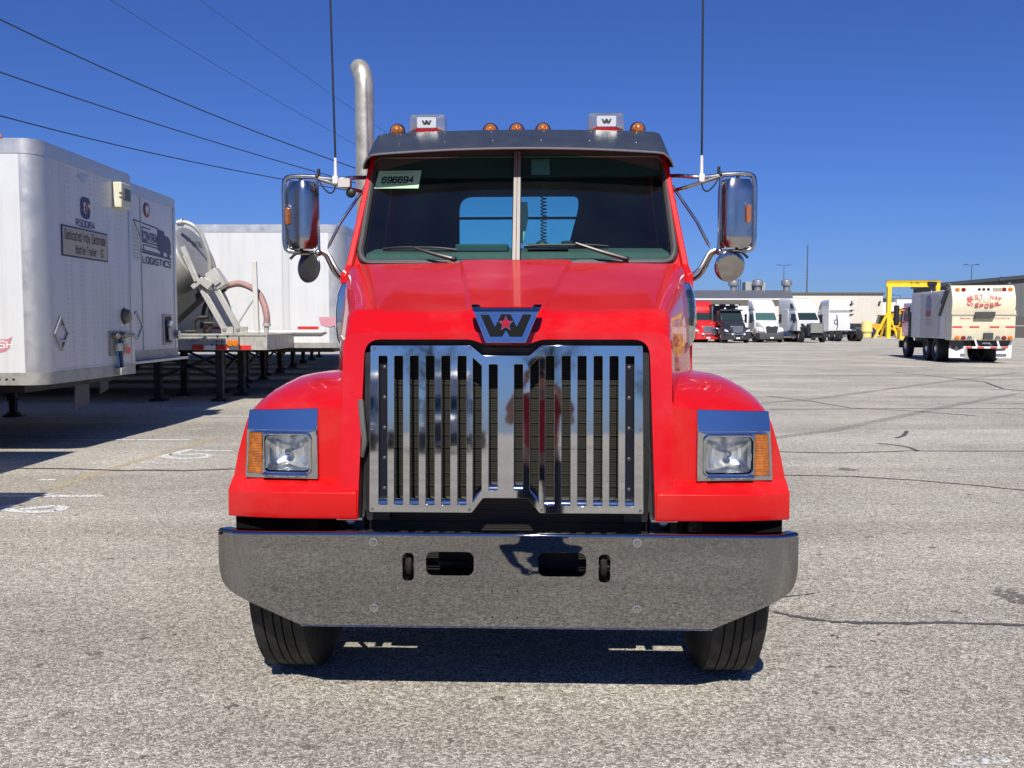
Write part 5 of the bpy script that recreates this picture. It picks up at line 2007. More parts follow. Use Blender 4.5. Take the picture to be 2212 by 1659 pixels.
arc_text('DISPOSAL', .0, 2.60, .66, .24, 210, 330, .19, RL, TG, tgy)
GL = mat('letter_grey', (.34, .33, .28), .6)
lettering('BEST IN', .50, .07, (.0, tgy(2.63), 2.63), (1, 0, 0), ZX, GL, TG)
lettering('CLASS', .50, .06, (.0, tgy(2.53), 2.53), (1, 0, 0), ZX, GL, TG)
lettering('Residential', .62, .07, (-.62, -.006, 1.86), (1, 0, 0), ZX, RL, TG)
lettering('Commercial', .62, .07, (.70, -.006, 1.86), (1, 0, 0), ZX, RL, TG)
m = MB()
m.box(-1.22, 1.22, .9, 6.2, 1.0, 3.05)
BD = G_(m, 'body', GW, bevel=.03)
m = MB()
m.box(-1.245, -1.22, 1.7, 4.6, 1.05, 2.95)
SP = G_(m, 'side_poster', mat('poster_dull', (.50, .49, .46), .5, dirt=(1.5, (.33, .31, .29), .5)), BD, bevel=.01)
m = MB()
m.lathe([(0, .006), (.42, .006), (.42, 0)], (-1.246, 3.3, 2.45), (-1, 0, 0), 24)
m.xf(lambda x, y, z: (x, y, 2.45 + (z - 2.45) * 1.1))
G_(m, 'poster_picture', mat('poster_blue', (.22, .22, .36), .6, dirt=(3, (.40, .36, .32), .8)), SP)
m = MB()
m.prism([(2.95, 1.95), (3.65, 1.95), (3.7, 2.2), (2.9, 2.2)], -1.253, -1.247, 'x')
G_(m, 'poster_red_patch', mat('poster_red', (.34, .08, .07), .6), SP)
m = MB()
for k in range(4):
    m.box(-1.252, -1.247, 3.7 - .9 + k * .06, 3.7 + .1 - k * .08, 1.80 - k * .09, 1.84 - k * .09)
o = G_(m, 'poster_text', GL, SP, smooth=0)
o['kind'] = 'stuff'
m = MB()
m.box(-1.26, -1.20, 6.2, 6.5, 1.0, 2.2)
for k in range(7):
    m.box(-1.30, -1.10, 6.2, 6.5, 1.05 + k * .16, 1.09 + k * .16)
G_(m, 'ladder', DARKMETAL)
m = MB()
m.bar((-1.20, .75, 3.1), (-1.24, 1.3, 2.5), .14, .14)
m.cyl((-1.26, .5, 3.05), (-1.26, 1.6, 2.0), .06, 10)
m.ball((-1.22, .55, 3.25), .10)
m.ball((1.10, .5, 3.25), .10)
G_(m, 'lift_cylinder', GREYPL)
m = MB()
m.box(1.22, 1.34, .3, .6, 2.0, 2.18)
m.box(1.22, 1.28, .3, .45, 2.1, 2.45)
G_(m, 'side_latch', CREAM, bevel=.02)
# cab ahead
m = MB()
m.prism([(6.5, 1.0), (8.3, 1.0), (8.4, 1.7), (8.1, 2.65), (6.5, 2.65)], -1.1, 1.1, 'x')
CB = G_(m, 'cab', CABW, bevel=.06, seg=3)
m = MB()
m.prism(rpoly([(6.9, 1.75), (8.0, 1.75), (7.85, 2.45), (6.9, 2.45)], .05), -1.115, -1.08, 'x')
G_(m, 'cab_window', DGLASS, CB)
body(GT, 'mirror', BLACK, [sec(7.9, .14, 1.6, 2.5, .05, -1.45), sec(8.0, .26, 1.55, 2.55, .06, -1.45), sec(8.1, .20, 1.6, 2.5, .05, -1.45)], smooth=45)
G_(MB().bar((-1.1, 7.9, 2.4), (-1.45, 8.0, 2.3), .05, .05).bar((-1.1, 7.9, 1.7), (-1.45, 8.0, 1.75), .05, .05), 'mirror_arm', BLACK)
G_(MB().box(-1.2, 1.2, 8.2, 8.5, .45, .8), 'bumper', BLACK, bevel=.03)
for s in (-1, 1):
    simple_wheel(GT, s * 1.0, 7.4, .52, .30, s)
    for yy in (2.2, 3.6):
        simple_wheel(GT, s * .95, yy, .52, .56, s)
    G_(MB().box(s * .42 - .05, s * .42 + .05, .3, 8.3, .70, 1.0), 'frame_rail', DARKMETAL)
    m = MB()
    m.prism([(s * .62, .22), (s * 1.20, .22), (s * 1.22, .95), (s * 1.18, .95), (s * .95, .52), (s * .62, .50)] if s > 0 else [(s * .62, .22), (s * 1.22, .22), (s * 1.22, .62), (s * .92, .50), (s * .62, .62)], .30, .32, 'y')
    G_(m, 'mud_flap', mat('flap_white', (.72, .72, .70), .6))
    m = MB()
    m.prism([(s * .62, .45), (s * 1.2, .45), (s * 1.2, .96), (s * .62, .96)], .34, .36, 'y')
    G_(m, 'splash_guard', GREYPL)
m = MB()
m.box(-.75, 1.05, -.04, .02, .62, .70)
BB = G_(m, 'rear_bar', REFL_W, bevel=.01)
for x in (-.55, -.1, .40, .82):
    G_(MB().box(x - .13, x + .13, -.05, -.035, .63, .69), 'reflector_strip', REFL_R, BB)
G_(MB().bar((-.30, .05, 1.0), (-.22, -.01, .68), .07, .05).bar((.55, .05, 1.0), (.62, -.01, .68), .07, .05), 'bar_hanger', REFL_W, BB)
m = MB()
m.box(-.22, .62, .25, .6, .60, .97)
TK = G_(m, 'tool_box', mat('box_navy', (.03, .036, .05), .5), bevel=.03)
G_(MB().box(.05, .35, .23, .25, .80, .86), 'plate', REFL_W, TK)
G_(MB().box(.0, .35, -.10, .02, .98, 1.26), 'step_plate', mat('mech_dark', (.05, .05, .05), .6), TG)

# gantry crane
DG = 104.0
YEL = mat('crane_yellow', (.85, .55, .02), .45, noise=(1.5, .06))
gx0, gx1 = X(1917, DG), X(2021, DG)
GC = thing('gantry_crane', 'yellow steel gantry crane with splayed legs beside the grey warehouse', 'crane', (gx0, DG, 0))
Q = lambda m, n, ma, par=None, **k: m.build(n, ma, par or GC, **k)
wG = gx1 - gx0
zt = 1.62 + (700 - 607) * DG / 1979
Q(MB().box(-.35, wG + .3, -.16, .16, zt - .10, zt).box(-.33, wG + .28, -.05, .05, zt - .62, zt - .1).box(-.35, wG + .3, -.18, .18, zt - .70, zt - .62), 'beam', YEL)
Q(MB().box(-.35, wG + .3, -.18, .18, zt + .0, zt + .04), 'beam_cap', mat('cap_dark', (.10, .09, .03), .6))
bmk = lettering('10 TON', 1.1, .26, (wG * .52, -.06, zt - .32), (1, 0, 0), ZX, INK, GC)
for x, cx in ((0, -.0), (wG, 0)):
    Q(MB().box(x - .22, x + .22, -.2, .2, .0, zt - .7), 'post', YEL, bevel=.02)
    for dx in (-1.65, 1.0):
        if x > 1 and dx > 0:
            dx = 1.4
        Q(MB().bar((x + dx, -.3, .05), (x, 0, 3.1), .2, .2), 'leg', YEL)
    Q(MB().bar((x - .3, 1.4, .05), (x, 0, 3.1), .2, .2), 'leg', YEL)
    Q(MB().box(x - 1.9, x + 1.4, -.5, .6, .0, .05), 'base_plate', mat('base_pale', (.55, .52, .42), .7))
m = MB()
m.lathe([(0, -.2), (.26, -.2), (.26, .2), (0, .2)], (wG - .95, -.1, zt - .35), (0, 1, 0), 16)
m.lathe([(0, -.2), (.26, -.2), (.26, .2), (0, .2)], (wG - .45, -.1, zt - .35), (0, 1, 0), 16)
m.prism([(wG - 1.1, zt - .45), (wG - .3, zt - .45), (wG - .55, zt - 1.05), (wG - .85, zt - 1.05)], -.2, .1, 'y')
Q(m, 'hoist', BLACK)
Q(MB().cyl((wG - .7, -.05, zt - 1.0), (wG - .7, -.05, zt - 1.5), .06, 8).ball((wG - .7, -.05, zt - 1.6), .16), 'hook', REFL_W)

# yellow spill tank and drums, ballast block
dX = X(1871, 112)
SPK = thing('storage_tank', 'pale yellow domed plastic tank standing between dark blue drums', 'tank', (dX, 112, 0))
YP = mat('tank_yellow', (.72, .62, .22), .5, noise=(2, .08))
MB().lathe([(.0, 0), (.55, 0), (.58, .55), (.68, .62), (.70, .72), (.66, .80), (.66, 1.55), (.58, 1.85), (.35, 2.02), (0, 2.06)], (0, 0, 0), (0, 0, 1), 24).build('shell', YP, SPK)
MB().lathe([(.665, .76), (.72, .78), (.72, .84), (.665, .86)], (0, 0, 0), (0, 0, 1), 24).build('rim_band', YP, SPK)
for i, (dx, lb) in enumerate(((-.95, 'dark blue drum left of the pale yellow tank'), (.88, 'dark blue drum right of the pale yellow tank'))):
    o = thing('drum', lb, 'drum', (dX + dx, 112.1, 0), group='blue drums by the yellow tank')
    MB().lathe([(0, 0), (.29, 0), (.29, .3), (.305, .32), (.29, .34), (.29, .6), (.305, .62), (.29, .64), (.29, .9), (.26, .92), (0, .92)], (0, 0, 0), (0, 0, 1), 16).build('barrel', mat('drum_navy', (.02, .022, .09), .45), o)
    MB().lathe([(0, .925), (.05, .925), (.05, .95), (0, .95)], (.12, 0, 0), (0, 0, 1), 8).build('bung', BLACK, o)
bX = X(1992 * .0 + 1979 * 0 + (2100 + 1440 / 9.217) * .8641, 100)
BL = thing('ballast_block', 'yellow weight block with lifting bar beside the garbage truck cab', 'weight', (bX, 100, 0))
MB().prism(rpoly([(-.52, 0), (.52, 0), (.52, 1.0), (.36, 1.3), (-.30, 1.3), (-.45, 1.0)], .06), -.4, .4, 'y').build('block', YEL, BL, bevel=.03)
MB().box(-.07, .07, -.07, .07, 1.3, 2.6).build('lifting_bar', YEL, BL)

# yellow machines and dark cars in the distance
def loader(label, x, y, sc):
    t = thing('wheel_loader', label, 'loader', (x, y, 0), group='yellow machines beyond the crane')
    b2 = lambda m, n, ma, par=None, **k: m.build(n, ma, par or t, **k)
    OY = mat('machine_yellow', (.72, .36, .03), .5, noise=(2, .1))
    b2(MB().prism([(-2.0, .9), (1.2, .9), (1.2, 1.6), (-.4, 1.75), (-2.0, 1.6)], -.6, .6, 'y'), 'chassis', OY, bevel=.05)
    b2(MB().prism([(-.2, 1.7), (1.0, 1.7), (.9, 2.9), (.1, 2.9)], -.5, .5, 'y'), 'cab', DGLASS, bevel=.04)
    b2(MB().box(-.05, 1.05, -.55, .55, 2.9, 3.0), 'cab_roof', OY, bevel=.03)
    b2(MB().bar((.9, -.3, 1.5), (2.4, -.3, .8), .18, .30), 'lift_arm', OY)
    b2(MB().prism([(2.2, .15), (3.0, .12), (2.7, .9), (2.3, 1.0)], -.9, .9, 'y'), 'bucket', OY)
    for x_ in (-1.3, .9):
        for y_ in (-.7, .7):
            b2(MB().lathe([(.3, -.2), (.6, -.2), (.65, -.14), (.65, .14), (.6, .2), (.3, .2)], (x_, y_, .65), (0, 1, 0), 18), 'tyre', RUBBER)
    t.scale = (sc, sc, sc)
    return t
loader('orange yellow wheel loader parked left of the crane post', X(1895, 122), 122, .95)
LB = loader('larger yellow machine right of the crane post, before the white building', X(1948, 122), 123, 1.15)
MB().bar((-1.2, -.2, 2.2), (1.4, -.2, 3.6), .35, .45).build('boom', MATS['machine_yellow'], LB)
def pickup(label, x, y, ma, rz):
    t = thing('pickup_truck', label, 'pickup', (x, y, 0), rz, 'pickups by the beige wall')
    b2 = lambda m, n, mm, par=None, **k: m.build(n, mm, par or t, **k)
    b2(MB().prism([(0, .5), (0, .95), (.15, 1.1), (1.5, 1.15), (2.1, 1.7), (3.3, 1.75), (3.6, 1.15), (5.3, 1.1), (5.4, .5)], -.95, .95, 'x'), 'body', ma, bevel=.06, seg=3)
    b2(MB().prism([(1.55, 1.18), (2.12, 1.66), (3.25, 1.68), (3.5, 1.18)], -.965, .965, 'x'), 'side_windows', DGLASS)
    m_ = MB()
    m_.prism([(-.8, 1.18), (.8, 1.18), (.7, 1.66), (-.7, 1.66)], -.02, 0, 'y')
    m_.xf(lambda x, y, z: (x, y + 1.50 + (z - 1.16) * 1.1, z))
    b2(m_, 'windshield', DGLASS)
    b2(MB().box(-.6, .6, -.02, .03, .6, .9), 'grille', CHR2)
    for s in (-1, 1):
        b2(MB().box(s * .75 - .15, s * .75 + .15, -.015, .05, .78, .95), 'headlight', LAMPW)
        for yy in (1.0, 4.3):
            simple_wheel(t, s * .85, yy, .38, .25, s)
    return t
pickup('black pickup in front of the beige wall, behind the trucks', X(1848, 116), 116, CABK, R(12))
pickup('dark red car half behind the pale yellow tank', X(1836, 122), 122, mat('maroon', (.18, .02, .02), .35, coat=.6), R(8))
pickup('dark red pickup just left of the pale yellow tank', X(1863, 124), 124, MATS['maroon'], R(-10))

# buildings
BEIGE = mat('siding_beige', (.66, .61, .48), .6, noise=(.5, .04), dirt=(.4, (.50, .46, .37), .3))
BEIGE2 = mat('siding_pale', (.66, .63, .55), .6, noise=(.5, .03))
ROOFG = mat('roof_grey', (.11, .115, .125), .6, noise=(.8, .1))
WGREY = mat('warehouse_grey', (.10, .108, .108), .6, noise=(.4, .05))
DW = 106.0
xw0, xw1 = X(1380, DW), X(1700, DW)
WS = thing('workshop_building', 'low beige metal workshop with dark grey pitched roof behind the trucks', 'building', (xw0, DW, 0))
V = lambda m, n, ma, par=None, **k: m.build(n, ma, par or WS, **k)
wl = xw1 - xw0
ze = 1.62 + (700 - 648) * DW / 1979
wall = V(MB().box(0, wl, 0, 14, 0, ze), 'wall', BEIGE)
for k in range(int(wl / .30)):
    MB_ = None
m = MB()
for k in range(int(wl / .45)):
    m.box(.2 + k * .45, .26 + k * .45, -.03, .01, .1, ze - .5)
o = V(m, 'siding_ribs', BEIGE, wall)
o['kind'] = 'stuff'
V(MB().box(-.3, wl + .3, -.55, .0, ze - .02, ze + .20), 'fascia', CABW)
V(MB().box(-.2, wl + .2, -.5, -.02, ze - .22, ze - .02), 'soffit', mat('soffit_dark', (.12, .11, .09), .7))
zr_ = ze + 1.35
m = MB()
m.add([(-.4, -.6, ze + .2), (wl + .4, -.6, ze + .2), (wl + 2.4, 7, zr_), (-.4, 7, zr_), (-.4, 14.6, ze + .2), (wl + .4, 14.6, ze + .2)], [(0, 1, 2, 3), (3, 2, 5, 4), (1, 5, 2)])
RF = V(m, 'roof', ROOFG, smooth=0)
for u in (1582, 1634, 1696):
    x = X(u, DW + 7) - xw0
    m = MB()
    m.lathe([(.40, 0), (.42, .55), (.62, .62), (.68, .95), (.62, 1.25), (.35, 1.38), (0, 1.4)], (x, 7, zr_ - .05), (0, 0, 1), 14)
    V(m, 'roof_vent', mat('galvanised', (.42, .42, .41), .4, .7, noise=(4, .2)), RF)
x0, x1 = X(1610, DW + 8) - xw0, X(1648, DW + 8) - xw0
V(MB().box(x0, x1, 7.4, 9, zr_ - .1, zr_ + 1.0).box(x0 - .3, x0 + .35, 7.3, 9, zr_ - .1, zr_ + 1.05), 'air_unit', mat('unit_grey', (.34, .35, .35), .5), RF, bevel=.03)
V(MB().cyl((X(1593, DW + 7) - xw0, 7, zr_), (X(1593, DW + 7) - xw0, 7, zr_ + 1.35), .05, 8).cyl((X(1597, DW + 7) - xw0, 7, zr_), (X(1597, DW + 7) - xw0, 7, zr_ + 1.35), .05, 8), 'roof_pipes', DARKMETAL, RF)
for k, u in enumerate((1545, 1620)):
    x = X(u, DW) - xw0
    V(MB().box(x - 1.9, x + 1.9, -.06, .02, 0, 3.7), 'roller_door', mat('door_pale', (.72, .72, .70), .5))

D2 = 128.0
xh0, xh1 = X(1690, D2), X(1904, D2)
HB2 = thing('beige_warehouse', 'tall beige metal clad warehouse with dark roof edge behind the workshop', 'building', (xh0, D2, 0))
wl2 = xh1 - xh0
zh = 1.62 + (700 - 637) * D2 / 1979
w2 = MB().box(0, wl2, 0, 30, 0, zh).build('wall', BEIGE2, HB2)
m = MB()
for k in range(int(wl2 / .6)):
    m.box(.2 + k * .6, .28 + k * .6, -.03, .01, .1, zh - .1)
o = m.build('siding_ribs', BEIGE2, w2)
o['kind'] = 'stuff'
MB().box(-.2, wl2 + .2, -.15, 30, zh, zh + .30).build('roof_edge', mat('edge_dark', (.10, .09, .07), .6), HB2)
for u in (1834, 1895):
    x = X(u, D2) - xh0
    MB().prism([(x - .12, zh - 1.3), (x + .15, zh - 1.2), (x + .2, zh - .85), (x - .02, zh - .95)], -.35, -.03, 'y').build('wall_lamp', GREYPL, HB2)

D3 = 112.0
xg0 = X(1969, D3)
GW3 = thing('grey_warehouse', 'large dark grey warehouse gable end at the right edge', 'building', (xg0, D3, 0), R(-23.5))
z0 = 1.62 + (700 - 622) * D3 / 1979
z1 = z0 + .9
wl3 = X(2260, D3) - xg0
m = MB()
m.prism([(0, 0), (wl3 * 2, 0), (wl3 * 2, z0), (wl3, z1 + .45), (0, z0)], 0, 50, 'y')
w3 = m.build('wall', WGREY, GW3)
m = MB()
for k in range(int(wl3 * 2 / .7)):
    x = .3 + k * .7
    zz = z0 + (z1 + .45 - z0) * (1 - abs(x - wl3) / wl3)
    m.box(x, x + .08, -.04, .01, 2.5, zz - .1)
o = m.build('siding_ribs', WGREY, w3)
o['kind'] = 'stuff'
m = MB()
m.bar((-.3, -.2, z0 + .05), (wl3, -.2, z1 + .55), .5, .42, (0, 0, 1))
m.bar((wl3, -.2, z1 + .55), (wl3 * 2 + .3, -.2, z0 + .05), .5, .42, (0, 0, 1))
m.build('verge_trim', mat('verge_dark', (.035, .04, .05), .5), GW3)
MB().box(.0, wl3 * 2, -.10, .01, 0, 2.45).build('plinth_panel', mat('plinth_brown', (.085, .075, .07), .7, noise=(.8, .1)), GW3)
MB().box(0, wl3 * 2, -.14, .01, 1.35, 1.48).build('plinth_rail', mat('rail_pale', (.30, .29, .27), .6), GW3)
xl = X(2135, D3) - xg0
MB().bar((xl, -.1, z0 + 1.1), (xl, -.8, z0 + 1.1), .08, .08).box(xl - .2, xl + .12, -.9, -.5, z0 + .65, z0 + .9).build('wall_lamp', GREYPL, GW3)

FB = thing('white_depot', 'distant white depot building seen under the crane beam', 'building', (X(1893, 190), 190, 0))
MB().box(0, X(2010, 190) - X(1893, 190), 0, 20, 0, 6.1).build('wall', CABW, FB)
MB().box(X(1932, 190) - X(1893, 190), X(2010, 190) - X(1893, 190), -.5, 20, 4.6, 6.7).build('upper_fascia', CABW, FB)
MB().box(X(1915, 190) - X(1893, 190), X(2010, 190) - X(1893, 190), 1, 20, 6.7, 7.0).build('roof', ROOFG, FB)
MB().box(2.0, 7.0, -.15, .05, 0, 4.2).build('dock_door', mat('dock_dark', (.02, .018, .016), .8), FB)

# masts and lamp posts
def mast(name, label, u, v, D, arms, cat):
    z = 1.62 + (700 - v) * D / 1979
    t = thing(name, label, cat, (X(u, D), D, 0))
    MB().tube([(0, 0, 0), (0, 0, z)], [.16 if arms else .22, .07 if arms else .10], 8).build('pole', mat('pole_grey', (.11, .12, .13), .5, .4), t)
    if arms:
        for dx in ((-1.1, 1.1) if arms == 2 else (-1.4,)):
            MB().bar((0, 0, z - .05), (dx, 0, z + .02), .09, .09).box(dx - .35, dx + .25, -.2, .2, z - .02, z + .12).build('lamp_arm', GREYPL, t)
    else:
        m = MB()
        for k in range(24):
            zz = z * (.15 + .85 * k / 24)
            m.bar((-.2, 0, zz), (.2, 0, zz + z / 28), .05, .05)
        o_ = m.build('lattice', MATS['pole_grey'], t)
        o_['kind'] = 'stuff'
    return t
mast('radio_mast', 'tall thin radio mast rising behind the beige warehouse', 1740, 530, 210, 0, 'mast')
mast('light_pole', 'tall light pole above the workshop roof vents', 1690, 574, 190, 2, 'lamp post')
mast('light_pole', 'twin arm light pole above the grey warehouse', 2093, 573, 170, 2, 'lamp post')
mast('light_pole', 'single arm light pole between crane post and grey warehouse', 1941, 638, 200, 1, 'lamp post')
# far low treeline and sheds close the horizon
m = MB()
rng = random.Random(3)
for side in ((-260, -40, 300), (60, 330, 320)):
    x = side[0]
    while x < side[1]:
        h_ = rng.uniform(3.0, 5.5)
        m.ball((x, side[2] + rng.uniform(-8, 8), h_ * .35), h_ * .75, 8, 6, sx=rng.uniform(1.0, 1.6))
        x += rng.uniform(2.5, 5)
o = m.build('distant_treeline', mat('far_foliage', (.06, .075, .05), .9, noise=(.4, .4)), smooth=60)
o['kind'] = 'stuff'
o['label'] = 'low far line of trees along the horizon'

# overhead power lines and their poles
WIRE = mat('wire_black', (.01, .01, .012), .6)
D_L, D_R = 24.0, 66.0
wires = [((0, 42), (387, 218), (773, 365), .022), ((0, 156), (351, 272), (717, 381), .020), ((0, 250), (334, 332), (626, 390), .020), ((239, 0), (527, 176), (773, 315), .0085), ((432, 0), (598, 120), (773, 244), .0075)]
names = ['thickest power line, running down towards the roof of the red truck', 'middle black power line above the parked trailers', 'lowest black power line just above the parked trailers', 'faint thin upper wire crossing the sky left of the exhaust', 'faintest wire, highest and nearest the exhaust stack']
for i, (a, b2, c, r) in enumerate(wires):
    f_u = lambda u: D_L + (D_R - D_L) * max(-.2, u / 850.0)
    pts = []
    # quadratic through the three observed points
    (u0, v0), (u1, v1), (u2, v2) = a, b2, c
    def vv(u):
        return v0 * (u - u1) * (u - u2) / ((u0 - u1) * (u0 - u2)) + v1 * (u - u0) * (u - u2) / ((u1 - u0) * (u1 - u2)) + v2 * (u - u0) * (u - u1) / ((u2 - u0) * (u2 - u1))
    lo = min(u0, -60) if v0 > 0 else u0 - 90
    for k in range(25):
        u = lo + (880 - lo) * k / 24
        pts.append(at(u, vv(u), f_u(u)))
    m = MB().tube(pts, [r * (.6 + .9 * p.y / 66) for p in pts], 6)
    o = m.build('power_line', WIRE, smooth=60)
    tag(o, names[i], 'power line', 'overhead power lines')
pp = at(880, 420, 67.0)
UP = thing('utility_pole', 'wooden utility pole behind the red truck carrying the power lines', 'pole', (pp.x + .3, 67.5, 0))
MB().tube([(0, 0, 0), (0, 0, 16.5)], [.19, .13], 10).build('pole', mat('pole_wood', (.12, .085, .06), .85, noise=(3, .2)), UP)
MB().box(-1.3, 1.3, -.12, .06, 15.2, 15.4).box(-1.0, 1.0, -.12, .06, 12.3, 12.5).build('crossarm', MATS['pole_wood'], UP)
for x in (-1.1, -.4, .4, 1.1):
    MB().cyl((x, -.03, 15.4), (x, -.03, 15.65), .06, 8).build('insulator', mat('ceramic', (.25, .22, .20), .3), UP)

# ------------------------------------------------------------------ paint and repairs on the ground
def strip(pts, w, z, jag=0.0, rng=None):
    """flat strip along ground points, w wide (number or list)"""
    P_ = [Vector((p[0], p[1])) for p in pts]
    a, b_ = [], []
    for i, p in enumerate(P_):
        d = (P_[min(i + 1, len(P_) - 1)] - P_[max(i - 1, 0)]).normalized()
        nn = Vector((-d.y, d.x))
        ww = (w[i] if isinstance(w, (list, tuple)) else w) / 2
        j = (rng.uniform(-jag, jag) if rng else 0)
        j2 = (rng.uniform(-jag, jag) if rng else 0)
        a.append((*(p + nn * (ww + j)), z))
        b_.append((*(p - nn * (ww + j2)), z))
    return MB().loft([a, b_])
def fill(pts, n):
    out = []
    for (x0, y0), (x1, y1) in zip(pts, pts[1:]):
        for k in range(n):
            t = k / n
            out.append((x0 + (x1 - x0) * t, y0 + (y1 - y0) * t))
    out.append(pts[-1])
    return out
def worn(name, col, keep):
    m = mat(name, col, .75)
    nt = m.node_tree
    b_ = nt.nodes['Principled BSDF']
    tc = nt.nodes.new('ShaderNodeTexCoord')
    n = nt.nodes.new('ShaderNodeTexNoise')
    n.inputs['Scale'].default_value = 38
    n.inputs['Detail'].default_value = 5
    nt.links.new(tc.outputs['Object'], n.inputs['Vector'])
    mr = nt.nodes.new('ShaderNodeMapRange')
    mr.inputs[1].default_value = keep - .08
    mr.inputs[2].default_value = keep + .08
    nt.links.new(n.outputs['Fac'], mr.inputs[0])
    nt.links.new(mr.outputs[0], b_.inputs['Alpha'])
    return m
WLINE = worn('line_white', (.72, .71, .68), .42)
WLINE2 = worn('line_white_faint', (.62, .61, .58), .52)
YLINE = worn('line_yellow', (.62, .50, .28), .52)
SEAL = worn('crack_sealant', (.085, .08, .075), .36)
rng = random.Random(11)
def paint(pix, w, name, ma, z=.004, n=8, jag=.0, closed=False):
    pts = [(gr(u, v).x, gr(u, v).y) for u, v in pix]
    o = strip(fill(pts, n), w, z, jag, rng).build(name, ma, GROUND, smooth=0)
    return o
# stall lines between the trailers (they run across, away to the left)
for D, x1 in ((8.55, -3.86), (12.75, -4.5), (16.05, -4.62), (20.1, -5.0)):
    o = strip(fill([(-19, D), (x1, D)], 20), .10, .004, .004, rng).build('stall_line', WLINE, GROUND, smooth=0)
paint([(82, 1037), (122, 1037)], .09, 'stall_mark', WLINE)
paint([(420, 974), (502, 974)], .09, 'stall_mark', WLINE)
paint([(312, 1000), (372, 1003), (418, 999)], .10, 'stall_mark', WLINE2)
paint([(375, 982), (395, 975), (415, 971)], .12, 'stall_mark', WLINE)
paint([(455, 984), (440, 989), (405, 991), (370, 990), (352, 986), (365, 982), (400, 983), (430, 981), (455, 983)], .11, 'painted_number', WLINE)
paint([(60, 1080), (100, 1068), (112, 1066)], .10, 'stall_mark', WLINE)
paint([(0, 1100), (30, 1104), (80, 1107), (125, 1104), (137, 1098), (120, 1094), (80, 1097), (45, 1102)], .10, 'painted_number', WLINE)
paint([(-10, 1098), (18, 1094), (34, 1091)], .10, 'stall_mark', WLINE)
paint([(10, 1124), (46, 1122)], .10, 'stall_mark', WLINE2)
paint([(400, 930), (440, 925), (462, 924)], .14, 'stall_mark', WLINE2)
paint([(270, 964), (310, 956), (350, 953)], .10, 'stall_mark', WLINE2)
paint([(112, 1056), (190, 1030), (270, 1003), (350, 980), (470, 946)], .12, 'painted_curb_line', YLINE, n=10)
paint([(2050, 1651), (2180, 1642)], .05, 'paint_fleck', WLINE2)
# tar lines
def tar(pix, w, n=10, jag=.008):
    return paint(pix, w, 'crack_seal', SEAL, .0045, n, jag)
tar([(30, 1012), (150, 1013), (260, 1017), (330, 1016), (400, 1017), (520, 1013), (700, 1015)], .065)
cz = lambda x, y: ((1700 + x / 2.572) * .8641, (860 + y / 2.572) * .8641)
tar([cz(560, 690), cz(680, 695), cz(1000, 702), cz(1480, 688), cz(1800, 690), cz(2300, 690)], .045)
tar([cz(560, 845), cz(700, 845), cz(1100, 852), cz(1550, 880), cz(1950, 915), cz(2300, 952)], .04)
tar([cz(1270, 640), cz(1400, 652), cz(1480, 668), cz(1530, 690)], .05)
tar([cz(1460, 560), cz(1440, 590), cz(1390, 606)], .06)
tar([cz(380, 205), cz(900, 203), cz(1500, 200)], .09)
tar([cz(580, 420), cz(1100, 418), cz(1600, 414), cz(2300, 416)], .055)
tar([cz(560, 335), cz(850, 370), cz(1100, 412), cz(1500, 432), cz(1900, 462)], .05)
tar([cz(1380, 180), cz(1800, 225), cz(1960, 245), cz(2080, 290), cz(2300, 312)], .08)
tar([cz(900, 175), cz(1700, 172), cz(2300, 182)], .06)
tar([(1668, 1322), (1720, 1333), (1800, 1344), (1900, 1348), (2040, 1346), (2260, 1352)], [.02] * 6 and .035, 10, .012)
tar([(1560, 1303), (1680, 1292), (1760, 1283)], .012, 10, .004)
for k in range(16):
    u, v = rng.uniform(1550, 2200), rng.uniform(760, 900)
    tar([(u, v), (u + rng.uniform(60, 260), v + rng.uniform(-4, 4)), (u + rng.uniform(280, 500), v + rng.uniform(-6, 8))], rng.uniform(.015, .04), 8, .012)
# dark stain patches
def patch(u, v, rx, ry):
    c = gr(u, v)
    pts = []
    for k in range(22):
        a = 2 * math.pi * k / 22
        q = rng.uniform(.65, 1.15)
        pts.append((c.x + rx * q * math.cos(a), c.y + ry * q * math.sin(a), .0035))
    MB().add(pts, [tuple(range(22))]).build('oil_stain', worn('stain_dark', (.15, .14, .125), .50), GROUND, smooth=0)
patch(1830, 1014, .11, .13)
patch(2190, 1290, .10, .20)
for k in range(22):
    patch(rng.uniform(20, 1100), rng.uniform(1030, 1640), rng.uniform(.015, .05), rng.uniform(.015, .035))
    patch(rng.uniform(1700, 2200), rng.uniform(900, 1640), rng.uniform(.015, .05), rng.uniform(.015, .035))
# faint tyre tracks
TRACK = worn('tyre_track', (.24, .225, .20), .56)
for pix, w_ in (([(1560, 960), (1800, 930), (2040, 880), (2200, 850)], .22), ([(1540, 880), (1760, 862), (2000, 830), (2200, 805)], .25)):
    paint(pix, w_, 'tyre_track', TRACK, .0030, 14, .015)
